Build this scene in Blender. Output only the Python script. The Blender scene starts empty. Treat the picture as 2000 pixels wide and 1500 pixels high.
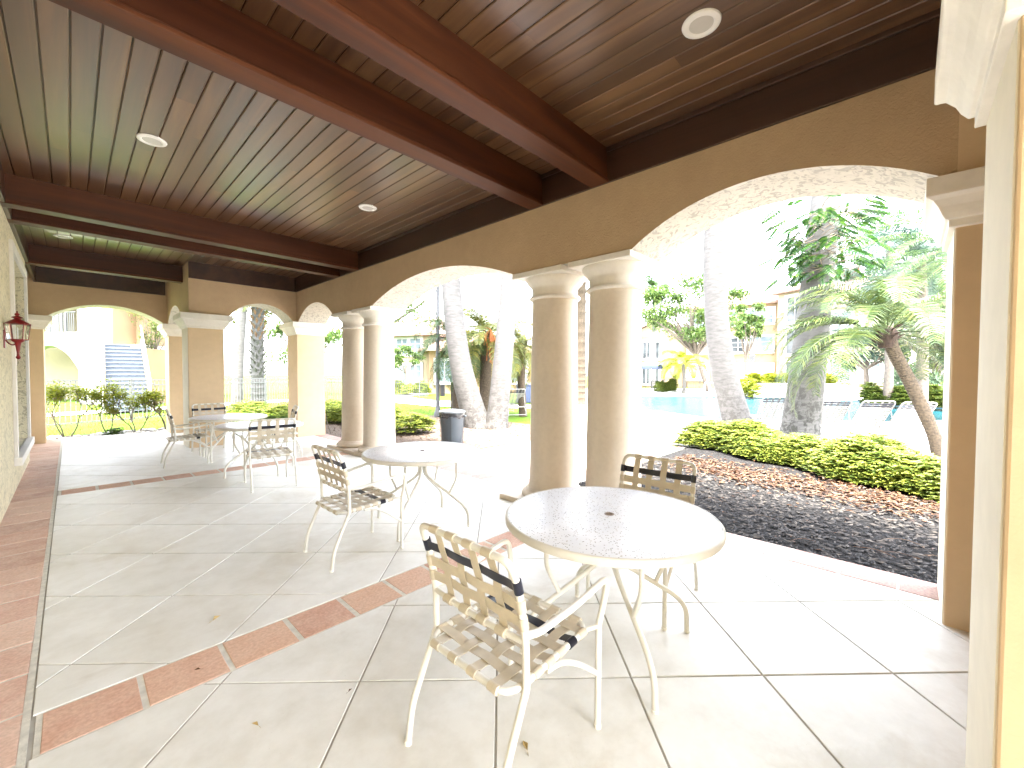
import bpy, math, random
from mathutils import Vector, Matrix
from mathutils.geometry import tessellate_polygon
R=math.radians; PI=math.pi
rnd=random.Random(7)
scn=bpy.context.scene
col=scn.collection
# ------------------------------------------------------------------ camera frame
CAMH=1.5; FPX=818.0; PITCH=.0262; ROLL=.0041; YAW=.7595
cy,sy=math.cos(YAW),math.sin(YAW); cp,sp=math.cos(PITCH),math.sin(PITCH); cr,sr=math.cos(ROLL),math.sin(ROLL)
F=Vector((cy*cp,sy*cp,-sp)); Rt=Vector((sy,-cy,0)); U=Rt.cross(F)
R2=Rt*cr+U*sr; U2=-Rt*sr+U*cr
def at(px,depth,h=0.0):
    """point at horizontal distance `depth` ahead of the viewpoint, on the bearing of column px"""
    t=(px-1000)/FPX
    x=cy*depth+sy*t*depth; y=sy*depth-cy*t*depth
    return Vector((x,y,h))
def gnd(px,py,z=-.05):
    d=F*FPX+R2*(px-1000)-U2*(py-750)
    t=(z-CAMH)/d.z
    return Vector((d.x*t,d.y*t,z))
# ------------------------------------------------------------------ materials
def newmat(name):
    m=bpy.data.materials.new(name); m.use_nodes=True
    nt=m.node_tree; b=nt.nodes['Principled BSDF']
    return m,nt,b
def N(nt,t,**kw):
    n=nt.nodes.new(t)
    for k,v in kw.items():
        if k in n.inputs.keys(): n.inputs[k].default_value=v
        else: setattr(n,k,v)
    return n
def ramp(nt,fac,stops):
    r=nt.nodes.new('ShaderNodeValToRGB'); e=r.color_ramp.elements
    e[0].position=stops[0][0]; e[0].color=(*stops[0][1],1)
    e[1].position=stops[-1][0]; e[1].color=(*stops[-1][1],1)
    for p,c in stops[1:-1]:
        q=e.new(p); q.color=(*c,1)
    nt.links.new(fac,r.inputs[0]); return r.outputs[0]
def coords(nt,scale=(1,1,1),rot=(0,0,0),obj=False):
    """world position (or object space for movable things)"""
    if obj:
        c=nt.nodes.new('ShaderNodeTexCoord').outputs['Object']
    else:
        c=nt.nodes.new('ShaderNodeNewGeometry').outputs['Position']
    mp=nt.nodes.new('ShaderNodeMapping'); mp.inputs['Scale'].default_value=scale; mp.inputs['Rotation'].default_value=rot
    nt.links.new(c,mp.inputs[0]); return mp.outputs[0]
def noise(nt,vec,scale,detail=4,rough=.55,dist=0):
    n=nt.nodes.new('ShaderNodeTexNoise'); n.inputs['Scale'].default_value=scale; n.inputs['Detail'].default_value=detail
    n.inputs['Roughness'].default_value=rough; n.inputs['Distortion'].default_value=dist
    nt.links.new(vec,n.inputs['Vector']); return n.outputs['Fac']
def bump(nt,b,h,strength=.3,dist=.01):
    n=nt.nodes.new('ShaderNodeBump'); n.inputs['Strength'].default_value=strength; n.inputs['Distance'].default_value=dist
    nt.links.new(h,n.inputs['Height']); nt.links.new(n.outputs[0],b.inputs['Normal'])
def mix(nt,fac,a,b,mode='MIX'):
    m=nt.nodes.new('ShaderNodeMix'); m.data_type='RGBA'; m.blend_type=mode
    for s,v in ((0,fac),(6,a),(7,b)):
        if isinstance(v,(int,float)): m.inputs[s].default_value=v
        elif isinstance(v,tuple): m.inputs[s].default_value=(*v,1)
        else: nt.links.new(v,m.inputs[s])
    return m.outputs[2]
def island(nt): return nt.nodes.new('ShaderNodeNewGeometry').outputs['Random Per Island']
def simple(name,c,rough=.5,metal=0,var=.12,scale=6,bmp=0,obj=False,spec=.5,bscale=None):
    m,nt,b=newmat(name); v=coords(nt,obj=obj)
    f=noise(nt,v,scale)
    lo=tuple(max(0,x*(1-var)) for x in c); hi=tuple(min(1,x*(1+var)) for x in c)
    nt.links.new(ramp(nt,f,[(.3,lo),(.7,hi)]),b.inputs['Base Color'])
    b.inputs['Roughness'].default_value=rough; b.inputs['Metallic'].default_value=metal
    b.inputs['Specular IOR Level'].default_value=spec
    if bmp: bump(nt,b,noise(nt,v,bscale or scale*8,5),bmp,.01)
    return m
def leafmat(name,cols,trans=.35,rough=.45):
    m,nt,b=newmat(name)
    c=ramp(nt,island(nt),[(i/(len(cols)-1),q) for i,q in enumerate(cols)])
    nt.links.new(c,b.inputs['Base Color']); b.inputs['Roughness'].default_value=rough; b.inputs['Specular IOR Level'].default_value=.3
    t=nt.nodes.new('ShaderNodeBsdfTranslucent'); nt.links.new(c,t.inputs[0])
    mx=nt.nodes.new('ShaderNodeMixShader'); mx.inputs[0].default_value=trans
    nt.links.new(b.outputs[0],mx.inputs[1]); nt.links.new(t.outputs[0],mx.inputs[2])
    nt.links.new(mx.outputs[0],nt.nodes['Material Output'].inputs[0]); return m
M={}
# stucco
def stucco(name,c,rough_bump=.35,knock=False):
    m,nt,b=newmat(name); v=coords(nt)
    f=noise(nt,v,1.3,5); g=noise(nt,v,9,4)
    c1=ramp(nt,f,[(.3,tuple(x*.9 for x in c)),(.7,tuple(min(1,x*1.06) for x in c))])
    c2=mix(nt,.25,c1,ramp(nt,g,[(.3,tuple(x*.85 for x in c)),(.7,tuple(min(1,x*1.1) for x in c))]))
    b.inputs['Roughness'].default_value=.85
    if knock:
        w=nt.nodes.new('ShaderNodeTexNoise'); w.inputs['Scale'].default_value=13; w.inputs['Detail'].default_value=2.5; w.inputs['Distortion'].default_value=1.6
        nt.links.new(v,w.inputs['Vector'])
        h=ramp(nt,w.outputs['Fac'],[(.40,(0,0,0)),(.47,(1,1,1)),(.62,(1,1,1)),(.66,(.3,.3,.3))])
        nt.links.new(mix(nt,.30,c2,mix(nt,1.0,c2,h,'MULTIPLY')),b.inputs['Base Color'])
        bump(nt,b,h,.7,.010)
    else:
        nt.links.new(c2,b.inputs['Base Color'])
        h=noise(nt,v,55,6,.6,.8); bump(nt,b,h,rough_bump,.012)
    return m
M['stucco']=stucco('tan_stucco',(.50,.358,.222),.6)
M['soffit']=stucco('cream_knockdown_stucco',(.60,.55,.48),knock=True)
M['pillar']=stucco('tan_smooth_stucco',(.62,.46,.29),.12)
M['wallside']=stucco('pale_wall_stucco',(.72,.64,.44),knock=True)
M['sidecream']=stucco('cream_side_stucco',(.70,.64,.52),.1)  # paler than the pillar stucco; one plate stands for a lit side
def stone(name,c,stain):
    m,nt,b=newmat(name); v=coords(nt); v2=coords(nt,(1,1,.35))
    f=noise(nt,v2,2.1,6,.6,.6); g=noise(nt,v,22,5)
    base=ramp(nt,f,[(.3,tuple(x*.88 for x in c)),(.55,c),(.75,tuple(min(1,x*1.08) for x in c))])
    s=ramp(nt,noise(nt,v2,1.4,5,.55,.4),[(.56,(0,0,0)),(.72,(1,1,1))])
    base=mix(nt,s,base,stain)
    base=mix(nt,.05,base,ramp(nt,g,[(.35,(.3,.24,.18)),(.6,(.9,.84,.74))]))
    nt.links.new(base,b.inputs['Base Color']); b.inputs['Roughness'].default_value=.75
    bump(nt,b,g,.08,.004); return m
M['stone']=stone('cast_stone',(.66,.57,.46),(.57,.45,.32))
M['trim']=stone('cast_stone_trim',(.76,.715,.65),(.70,.64,.54))
# wood
def wood(name,cols,scale,rough,axis='y',coat=.3):
    m,nt,b=newmat(name)
    sc={'y':(scale*6,scale*.35,scale*6),'x':(scale*.35,scale*6,scale*6)}[axis]
    v=coords(nt,sc); geo=island(nt)
    add=nt.nodes.new('ShaderNodeVectorMath'); add.operation='ADD'
    cmb=nt.nodes.new('ShaderNodeCombineXYZ'); mu=nt.nodes.new('ShaderNodeMath'); mu.operation='MULTIPLY'; mu.inputs[1].default_value=37
    nt.links.new(geo,mu.inputs[0]); nt.links.new(mu.outputs[0],cmb.inputs[0]); nt.links.new(mu.outputs[0],cmb.inputs[2])
    nt.links.new(v,add.inputs[0]); nt.links.new(cmb.outputs[0],add.inputs[1])
    f=noise(nt,add.outputs[0],1.0,7,.62,.9)
    c1=ramp(nt,f,[(.32,cols[0]),(.5,cols[1]),(.68,cols[2])])
    c2=ramp(nt,geo,[(0,(.78,.78,.78)),(.5,(1,1,1)),(1,(1.2,1.18,1.12))])
    nt.links.new(mix(nt,1.0,c1,c2,'MULTIPLY'),b.inputs['Base Color'])
    r=ramp(nt,f,[(.3,(rough*.85,)*3),(.7,(min(1,rough*1.25),)*3)]); nt.links.new(r,b.inputs['Roughness'])
    b.inputs['Coat Weight'].default_value=coat; b.inputs['Coat Roughness'].default_value=.28
    b.inputs['Specular IOR Level'].default_value=.5 if coat>.1 else .28
    bump(nt,b,f,.08,.004); return m
M['plank']=wood('stained_plank',[(.050,.019,.006),(.098,.043,.0165),(.16,.082,.035)],1.0,.40,'y',.75)
M['beam']=wood('stained_beam',[(.032,.0075,.002),(.060,.0155,.0045),(.098,.029,.009)],.8,.5,'x',.04)
M['ledger']=wood('stained_ledger',[(.026,.009,.005),(.045,.016,.008),(.066,.027,.013)],.8,.42,'y',.3)
# floor tile
def tilemat():
    m,nt,b=newmat('porcelain_tile'); v=coords(nt)
    f=noise(nt,v,1.1,6,.6,.5); g=noise(nt,v,5,6,.65); s=noise(nt,v,40,3)
    c=ramp(nt,f,[(.3,(.61,.58,.51)),(.5,(.70,.68,.63)),(.7,(.76,.75,.715))])
    c=mix(nt,.42,c,ramp(nt,g,[(.3,(.52,.49,.42)),(.6,(.76,.75,.72))]))
    c=mix(nt,1.0,c,ramp(nt,island(nt),[(0,(.93,.925,.91)),(1,(1,1,1))]),'MULTIPLY')
    sp=ramp(nt,noise(nt,v,130,2),[(.70,(0,0,0)),(.76,(1,1,1))]); sm=ramp(nt,noise(nt,v,2.3,3),[(.42,(0,0,0)),(.62,(.8,.8,.8))])
    c=mix(nt,mix(nt,1.0,sp,sm,'MULTIPLY'),c,(.42,.38,.32))
    st=ramp(nt,noise(nt,v,.9,7,.7,1.2),[(.54,(0,0,0)),(.66,(.5,.5,.5))]); c=mix(nt,st,c,(.50,.455,.375))
    nt.links.new(c,b.inputs['Base Color'])
    nt.links.new(ramp(nt,g,[(.3,(.34,)*3),(.7,(.55,)*3)]),b.inputs['Roughness'])
    bump(nt,b,s,.06,.003); return m
M['tile']=tilemat()
def pavermat(name,lo,mid,hi,eff=(.62,.50,.40)):
    m,nt,b=newmat(name); v=coords(nt)
    f=noise(nt,v,7,6,.65,.3)
    c=ramp(nt,island(nt),[(0,lo),(.5,mid),(1,hi)])
    c=mix(nt,.55,c,mix(nt,ramp(nt,f,[(.35,(0,0,0)),(.7,(1,1,1))]),c,eff))
    c=mix(nt,.2,c,ramp(nt,noise(nt,v,60,4),[(.35,(.2,.1,.07)),(.65,(.8,.5,.38))]))
    nt.links.new(c,b.inputs['Base Color']); b.inputs['Roughness'].default_value=.8
    bump(nt,b,noise(nt,v,70,5),.3,.004); return m
M['terra']=pavermat('terracotta_paver',(.44,.235,.165),(.52,.30,.215),(.58,.37,.25),(.66,.49,.38))
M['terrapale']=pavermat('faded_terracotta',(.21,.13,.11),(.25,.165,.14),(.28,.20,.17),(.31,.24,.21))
M['mauve']=pavermat('mauve_paver',(.17,.115,.105),(.21,.15,.14),(.25,.19,.18),(.3,.25,.23))
M['mortar']=simple('mortar',(.56,.53,.46),.9,var=.15,scale=20,bmp=.4)
M['grout']=simple('grout',(.36,.33,.28),.95,var=.2,scale=9)
# outside ground
def groundmat(name,cols,s1,bmp,bs):
    m,nt,b=newmat(name); v=coords(nt)
    f=noise(nt,v,s1,8,.7); g=noise(nt,v,bs,6,.7)
    c=ramp(nt,f,[(i/(len(cols)-1)*.5+.25,q) for i,q in enumerate(cols)])
    c=mix(nt,.55,c,ramp(nt,g,[(.3,tuple(x*.45 for x in cols[0])),(.68,tuple(min(1,x*1.35) for x in cols[-1]))]))
    nt.links.new(c,b.inputs['Base Color']); b.inputs['Roughness'].default_value=.95; b.inputs['Specular IOR Level'].default_value=.08
    bump(nt,b,g,bmp,.03); return m
M['grass']=groundmat('lawn',[(.035,.075,.006),(.055,.11,.008),(.08,.13,.012)],1.2,.7,60)
M['soil']=groundmat('black_soil',[(.007,.007,.0075),(.014,.0135,.0135),(.034,.032,.031)],1.6,1.0,38)
M['sand']=groundmat('sandy_mulch',[(.06,.045,.034),(.10,.078,.062),(.15,.12,.10)],2.2,1.0,45)
M['deck']=groundmat('pool_deck',[(.50,.48,.45),(.56,.54,.51),(.60,.58,.55)],.8,.1,30)
M['path']=groundmat('concrete_path',[(.42,.40,.37),(.47,.45,.42),(.52,.50,.47)],.8,.1,30)
def watermat():
    m,nt,b=newmat('pool_water'); v=coords(nt,(1,1,1))
    f=noise(nt,v,.35,4,.5,1.0)
    nt.links.new(ramp(nt,f,[(.35,(.004,.034,.042)),(.65,(.013,.050,.058))]),b.inputs['Base Color'])
    b.inputs['Roughness'].default_value=.25; b.inputs['Specular IOR Level'].default_value=.08
    bump(nt,b,noise(nt,v,5,3),.12,.02); return m
M['water']=watermat()
M['pooltile']=simple('waterline_tile',(.08,.10,.17),.3)
# furniture
M['frame']=simple('cream_powder_coat',(.66,.635,.57),.35,var=.05,scale=9,obj=True)
M['strap']=simple('beige_vinyl_strap',(.52,.45,.34),.45,var=.1,scale=14,obj=True)
M['strapw']=simple('white_vinyl_strap',(.78,.75,.68),.45,var=.06,scale=14,obj=True)
M['lstrap']=simple('lounger_vinyl',(.20,.195,.18),.5)
M['lframe']=simple('lounger_tube',(.26,.25,.235),.4)
M['dark']=simple('navy_vinyl_strap',(.008,.009,.02),.28,var=.2,scale=20,obj=True)
M['rimband']=simple('cream_rim',(.62,.585,.51),.4,var=.08,scale=7,obj=True)
def terrazzo():
    m,nt,b=newmat('speckled_tabletop'); v=coords(nt,obj=True)
    vo=nt.nodes.new('ShaderNodeTexVoronoi'); vo.inputs['Scale'].default_value=85; vo.inputs['Randomness'].default_value=1; nt.links.new(v,vo.inputs['Vector'])
    w=nt.nodes.new('ShaderNodeRGBToBW'); nt.links.new(vo.outputs['Color'],w.inputs[0])
    th=ramp(nt,vo.outputs['Distance'],[(.24,(1,1,1)),(.34,(0,0,0))])
    pick=ramp(nt,w.outputs[0],[(.50,(0,0,0)),(.55,(1,1,1))])
    spk=mix(nt,1.0,th,pick,'MULTIPLY')
    tone=ramp(nt,noise(nt,v,30,1),[(.35,(.10,.09,.10)),(.65,(.34,.28,.20))])
    base=ramp(nt,noise(nt,v,3.5,5),[(.3,(.68,.69,.72)),(.7,(.78,.785,.80))])
    nt.links.new(mix(nt,spk,base,tone),b.inputs['Base Color']); b.inputs['Roughness'].default_value=.33; return m
M['top']=terrazzo()
M['hole']=simple('brass_ferrule',(.30,.24,.20),.4,obj=True)
M['white']=simple('white_plastic',(.80,.79,.76),.4,var=.04)
M['lens']=simple('frosted_lens',(.52,.50,.46),.35,var=.04)
M['red']=simple('red_paint',(.20,.008,.01),.35,var=.2,scale=30)
M['black']=simple('black_metal',(.02,.02,.022),.5)
M['iron']=simple('dark_fence_metal',(.06,.062,.066),.5)
M['fence']=simple('weathered_fence_metal',(.10,.10,.105),.5)
M['bin']=simple('grey_bin_plastic',(.045,.056,.066),.5,var=.1,scale=4)
M['lid']=simple('grey_lid_plastic',(.10,.112,.12),.5,var=.1,scale=4)
M['bag']=simple('black_bin_liner',(.02,.02,.022),.25,var=.4,scale=25,bmp=.6,bscale=30)
m,nt,b=newmat('glass'); b.inputs['Base Color'].default_value=(.9,.95,.95,1); b.inputs['Roughness'].default_value=.02; b.inputs['Transmission Weight'].default_value=1; b.inputs['IOR'].default_value=1.1; M['glass']=m
M['pane']=simple('window_pane',(.10,.125,.14),.08,var=.35,scale=.7)
M['panedark']=simple('dark_window_pane',(.04,.045,.05),.06,var=.5,scale=1.5)
M['blind']=simple('pale_window_blind',(.26,.275,.285),.4,var=.12,scale=2)
M['bldorange']=simple('apricot_stucco',(.19,.125,.068),.9,var=.08,scale=1)
M['bldcream']=simple('cream_stucco',(.22,.18,.12),.9,var=.07,scale=1)
M['bldwhite']=simple('white_stucco',(.33,.325,.31),.8,var=.05,scale=1)
def roofmat():
    m,nt,b=newmat('clay_roof'); v=coords(nt,obj=False)
    w=nt.nodes.new('ShaderNodeTexWave'); w.inputs['Scale'].default_value=2.2; w.inputs['Distortion'].default_value=.4; nt.links.new(v,w.inputs['Vector'])
    f=noise(nt,v,3,4)
    c=ramp(nt,f,[(.3,(.14,.08,.06)),(.7,(.20,.12,.09))]); nt.links.new(c,b.inputs['Base Color']); b.inputs['Roughness'].default_value=.85
    bump(nt,b,w.outputs['Fac'],.8,.05); return m
M['roof']=roofmat()
M['stair']=simple('blue_grey_stair',(.045,.055,.07),.7)
M['umbrella']=simple('navy_canvas',(.018,.028,.065),.8)
# plants
M['hedge']=leafmat('hedge_leaf',[(.05,.085,.02),(.13,.175,.034),(.23,.275,.052),(.36,.38,.07)],.35)
M['hedge2']=leafmat('shrub_leaf',[(.035,.06,.012),(.07,.10,.018),(.11,.13,.025)],.35)
M['frond']=leafmat('palm_frond',[(.018,.040,.013),(.032,.065,.02),(.055,.09,.028)],.3)
M['frondd']=leafmat('date_palm_frond',[(.018,.038,.011),(.04,.07,.016),(.09,.11,.02)],.15)
M['frondg']=leafmat('fresh_green_frond',[(.03,.065,.022),(.055,.10,.03),(.10,.15,.04)],.3)
M['frondy']=leafmat('yellowing_frond',[(.045,.065,.012),(.08,.095,.016),(.13,.12,.016)],.3)
M['frondb']=leafmat('bluegreen_frond',[(.025,.05,.035),(.045,.075,.055),(.065,.10,.075)],.3)
M['tree']=leafmat('tree_leaf',[(.03,.065,.018),(.07,.12,.028),(.12,.17,.04)],.35)
M['bluetree']=leafmat('hazy_green_leaf',[(.05,.085,.05),(.085,.13,.075),(.13,.18,.10)],.35)
M['drypatio']=simple('tan_dry_leaf',(.50,.36,.14),.6,var=.3,scale=40)
M['chips']=leafmat('mulch_chip',[(.006,.006,.0065),(.014,.013,.0125),(.032,.029,.027),(.075,.065,.055)],0,.9)
M['philo']=leafmat('split_leaf',[(.014,.045,.014),(.03,.08,.02),(.07,.14,.018)],.3,.3)
M['yellowleaf']=leafmat('croton_leaf',[(.11,.15,.016),(.19,.22,.02),(.28,.28,.022)],.35)
M['litter']=leafmat('dry_leaf',[(.02,.010,.006),(.06,.026,.011),(.12,.06,.028),(.13,.10,.07)],.15,.6)
M['orange']=simple('orange_fruit_stalk',(.30,.09,.015),.6,var=.25,scale=12)
M['bark']=simple('grey_bark',(.10,.082,.065),.9,var=.3,scale=9,bmp=.8,bscale=40)
M['stem']=simple('pale_stem',(.14,.11,.075),.85,var=.25,scale=14)
def trunkmat(name,c,spot,ring=9,lich=.5,z0=0,z1=2.2):
    m,nt,b=newmat(name); v=coords(nt); 
    vz=coords(nt,(.25,.25,1))
    w=noise(nt,vz,ring*2.2,4,.6); f=noise(nt,v,7,7,.75,.5)
    sx=nt.nodes.new('ShaderNodeSeparateXYZ'); nt.links.new(coords(nt),sx.inputs[0])
    mr=nt.nodes.new('ShaderNodeMapRange'); mr.inputs[1].default_value=z0; mr.inputs[2].default_value=z1; mr.inputs[3].default_value=lich; mr.inputs[4].default_value=.05
    nt.links.new(sx.outputs[2],mr.inputs[0])
    base=ramp(nt,w,[(.3,tuple(x*.72 for x in c)),(.5,c),(.7,tuple(min(1,x*1.2) for x in c))])
    s=ramp(nt,f,[(.47,(0,0,0)),(.56,(1,1,1))])
    mm=nt.nodes.new('ShaderNodeMath'); mm.operation='MULTIPLY'
    bw=nt.nodes.new('ShaderNodeRGBToBW'); nt.links.new(s,bw.inputs[0]); nt.links.new(bw.outputs[0],mm.inputs[0]); nt.links.new(mr.outputs[0],mm.inputs[1])
    nt.links.new(mix(nt,mm.outputs[0],base,spot),b.inputs['Base Color']); b.inputs['Roughness'].default_value=.9
    bump(nt,b,w,.5,.02); return m
M['royal']=trunkmat('royal_palm_bark',(.075,.072,.068),(.018,.018,.013),9,.95,0.2,2.6)
M['royalw']=trunkmat('white_palm_bark',(.08,.076,.072),(.02,.017,.012),9,.7,0,1.6)
M['datebark']=simple('date_palm_bark',(.055,.04,.025),.95,var=.45,scale=22,bmp=1.0,bscale=30)
M['boot']=simple('palm_boot',(.16,.09,.055),.9,var=.3,scale=12,bmp=.6)
M['crown']=simple('dark_leaf_base',(.03,.016,.01),.95,var=.5,scale=25,bmp=1.0)
# ------------------------------------------------------------------ mesh helpers
OFF={}
class MB:
    def __init__(s): s.v=[]; s.f=[]; s.off=Vector((0,0,0))
    def add(s,vs,fs):
        n=len(s.v); s.v+= [tuple(p) for p in vs]; s.f+=[tuple(i+n for i in f) for f in fs]; return s
    def box(s,x0,x1,y0,y1,z0,z1):
        return s.add([(x0,y0,z0),(x1,y0,z0),(x1,y1,z0),(x0,y1,z0),(x0,y0,z1),(x1,y0,z1),(x1,y1,z1),(x0,y1,z1)],
          [(0,3,2,1),(4,5,6,7),(0,1,5,4),(1,2,6,5),(2,3,7,6),(3,0,4,7)])
    def obox(s,o,ex,ey,ez):   # origin corner + three edge vectors
        o=Vector(o);ex=Vector(ex);ey=Vector(ey);ez=Vector(ez)
        return s.add([o,o+ex,o+ex+ey,o+ey,o+ez,o+ex+ez,o+ex+ey+ez,o+ey+ez],
          [(0,3,2,1),(4,5,6,7),(0,1,5,4),(1,2,6,5),(2,3,7,6),(3,0,4,7)])
    def tube(s,pts,r,n=8,cap=True):
        pts=[Vector(p) for p in pts]; k=len(pts)
        rs=r if isinstance(r,(list,tuple)) else [r]*k
        t0=(pts[1]-pts[0]).normalized()
        a=Vector((0,0,1)) if abs(t0.z)<.9 else Vector((1,0,0))
        u=t0.cross(a).normalized(); base=len(s.v); prev=t0
        for i,p in enumerate(pts):
            if i==0: t=t0
            elif i==k-1: t=(pts[-1]-pts[-2]).normalized()
            else: t=((pts[i+1]-p).normalized()+(p-pts[i-1]).normalized()).normalized()
            u=(u-t*u.dot(t)).normalized(); w=t.cross(u)
            for j in range(n):
                an=2*PI*j/n; s.v.append(tuple(p+(u*math.cos(an)+w*math.sin(an))*rs[i]))
        for i in range(k-1):
            for j in range(n):
                a0=base+i*n+j; a1=base+i*n+(j+1)%n
                s.f.append((a0,a1,a1+n,a0+n))
        if cap:
            s.f.append(tuple(base+j for j in range(n))[::-1]); s.f.append(tuple(base+(k-1)*n+j for j in range(n)))
        return s
    def lathe(s,prof,c=(0,0,0),n=40,caps=True):
        base=len(s.v); k=len(prof)
        for r,z in prof:
            for j in range(n):
                an=2*PI*j/n; s.v.append((c[0]+r*math.cos(an),c[1]+r*math.sin(an),c[2]+z))
        for i in range(k-1):
            for j in range(n):
                a0=base+i*n+j; a1=base+i*n+(j+1)%n
                s.f.append((a0,a1,a1+n,a0+n))
        if caps:
            s.f.append(tuple(base+j for j in range(n))[::-1]); s.f.append(tuple(base+(k-1)*n+j for j in range(n)))
        return s
    def rectloft(s,x0,x1,y0,y1,prof):   # prof: (offset,z)
        base=len(s.v)
        for o,z in prof:
            s.v+=[(x0-o,y0-o,z),(x1+o,y0-o,z),(x1+o,y1+o,z),(x0-o,y1+o,z)]
        for i in range(len(prof)-1):
            for j in range(4):
                a=base+i*4+j; b=base+i*4+(j+1)%4; s.f.append((a,b,b+4,a+4))
        s.f.append((base+3,base+2,base+1,base)); t=base+(len(prof)-1)*4; s.f.append((t,t+1,t+2,t+3))
        return s
    def poly(s,pts,z):
        n=len(s.v); s.v+=[(p[0],p[1],z) for p in pts]; s.f.append(tuple(range(n,n+len(pts)))); return s
    def build(s,name,mat,parent=None,smooth=False,bevel=0,kind=None):
        o0=Vector((0,0,0)); q=parent
        while q is not None:
            if q.name in OFF: o0=OFF[q.name]; break
            q=q.parent
        me=bpy.data.meshes.new(name)
        me.from_pydata([(x-o0.x,y-o0.y,z-o0.z) for x,y,z in s.v],[],s.f); me.update()
        me.materials.append(M[mat] if isinstance(mat,str) else mat)
        if smooth:
            me.polygons.foreach_set('use_smooth',[True]*len(me.polygons))
            me.set_sharp_from_angle(angle=R(42))
        ob=bpy.data.objects.new(name,me); col.objects.link(ob)
        if parent is not None: ob.parent=parent
        if bevel:
            b=ob.modifiers.new('bevel','BEVEL'); b.width=bevel; b.segments=2; b.limit_method='ANGLE'; b.angle_limit=R(40)
        if kind: ob['kind']=kind
        return ob
def thing(name,label,cat,loc=(0,0,0),rz=0,group=None,local=False):
    o=bpy.data.objects.new(name,None); col.objects.link(o); o.location=loc; o.rotation_euler=(0,0,rz)
    o['label']=label; o['category']=cat
    if group: o['group']=group
    OFF[o.name]=Vector((0,0,0)) if local else Vector(loc)
    o.empty_display_size=.1
    return o
def tag(o,label,cat,group=None):
    o['label']=label; o['category']=cat
    if group: o['group']=group
    return o
def copy_tree(o,parent=None):
    c=o.copy(); col.objects.link(c); c.parent=parent
    for ch in list(o.children): copy_tree(ch,c)
    return c
def bez(pts,n=6):
    """Catmull-Rom through pts"""
    P=[Vector(p) for p in pts]; P=[P[0]*2-P[1]]+P+[P[-1]*2-P[-2]]; out=[]
    for i in range(1,len(P)-2):
        for k in range(n):
            t=k/n
            out.append(.5*((2*P[i])+(P[i+1]-P[i-1])*t+(2*P[i-1]-5*P[i]+4*P[i+1]-P[i+2])*t*t+(3*P[i]-P[i-1]-3*P[i+1]+P[i+2])*t**3))
    out.append(P[-2]); return out
def fillet(pts,r,n=5):
    P=[Vector(p) for p in pts]; out=[P[0]]
    for i in range(1,len(P)-1):
        a=(P[i-1]-P[i]); b=(P[i+1]-P[i]); rr=min(r,a.length*.48,b.length*.48)
        A=P[i]+a.normalized()*rr; B=P[i]+b.normalized()*rr
        for k in range(n+1):
            t=k/n; out.append(A*(1-t)**2+P[i]*2*t*(1-t)+B*t*t)
    out.append(P[-1]); return out
# ------------------------------------------------------------------ patio floor
def clip(poly,a,b,c):   # keep a*x+b*y<=c
    out=[]
    for i in range(len(poly)):
        p=poly[i]; q=poly[(i+1)%len(poly)]; dp=a*p[0]+b*p[1]-c; dq=a*q[0]+b*q[1]-c
        if dp<=0: out.append(p)
        if dp*dq<0:
            t=dp/(dp-dq); out.append((p[0]+(q[0]-p[0])*t,p[1]+(q[1]-p[1])*t))
    return out
def cliprect(poly,x0,x1,y0,y1):
    for a,b,c in ((-1,0,-x0),(1,0,x1),(0,-1,-y0),(0,1,y1)):
        poly=clip(poly,a,b,c)
        if len(poly)<3: return []
    return poly
def slab(mb,poly,z0,z1,ch=.0025):
    ar=sum(poly[i][0]*poly[(i+1)%len(poly)][1]-poly[(i+1)%len(poly)][0]*poly[i][1] for i in range(len(poly)))/2
    if abs(ar)<.002: return
    if ar<0: poly=poly[::-1]
    cx=sum(p[0] for p in poly)/len(poly); cyy=sum(p[1] for p in poly)/len(poly); n=len(poly)
    def ins(p):
        d=math.hypot(p[0]-cx,p[1]-cyy); k=max(0,1-ch*1.4/d) if d else 1
        return (cx+(p[0]-cx)*k,cyy+(p[1]-cyy)*k)
    base=len(mb.v)
    mb.v+=[(p[0],p[1],z0) for p in poly]+[(p[0],p[1],z1-ch) for p in poly]+[(*ins(p),z1) for p in poly]
    for k in range(2):
        for i in range(n):
            j=(i+1)%n; mb.f.append((base+k*n+i,base+k*n+j,base+(k+1)*n+j,base+(k+1)*n+i))
    mb.f.append(tuple(base+2*n+i for i in range(n)))
YW0,YW1=-3.6,13.62
XB=-.15; XC=3.95; XO=4.255
S=.6636; q2=2**.5
def tiles(mb,oa,ob,x0,x1,y0,y1,s=S,g=.0045,z=0):
    for i in range(-30,40):
        for j in range(-40,40):
            a0,a1=oa+i*s+g,oa+(i+1)*s-g; b0,b1=ob+j*s+g,ob+(j+1)*s-g
            P=[((a+b)/q2,(a-b)/q2) for a,b in ((a0,b0),(a0,b1),(a1,b1),(a1,b0))]
            P=cliprect(P,x0,x1,y0,y1)
            if len(P)>=3: slab(mb,P,z-.02,z)
mb=MB(); B1=(2.436,2.733); B2=(7.42,7.72)
tiles(mb,2.0154,-.6816,XB+.012,XC-.006,YW0,B1[0]-.006)
tiles(mb,2.1654,-2.1991,XB+.012,XC-.006,B1[1]+.006,B2[0]-.006)
tiles(mb,2.1654,-2.1991,XB+.012,XC-.006,B2[1]+.006,YW1)
o=mb.build('patio_tiles','tile',kind='structure')
g=MB(); g.box(-.8,XO,YW0,YW1,-.09,-.0055); g.build('floor','grout',kind='structure')
pv=MB(); mo=MB()
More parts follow.
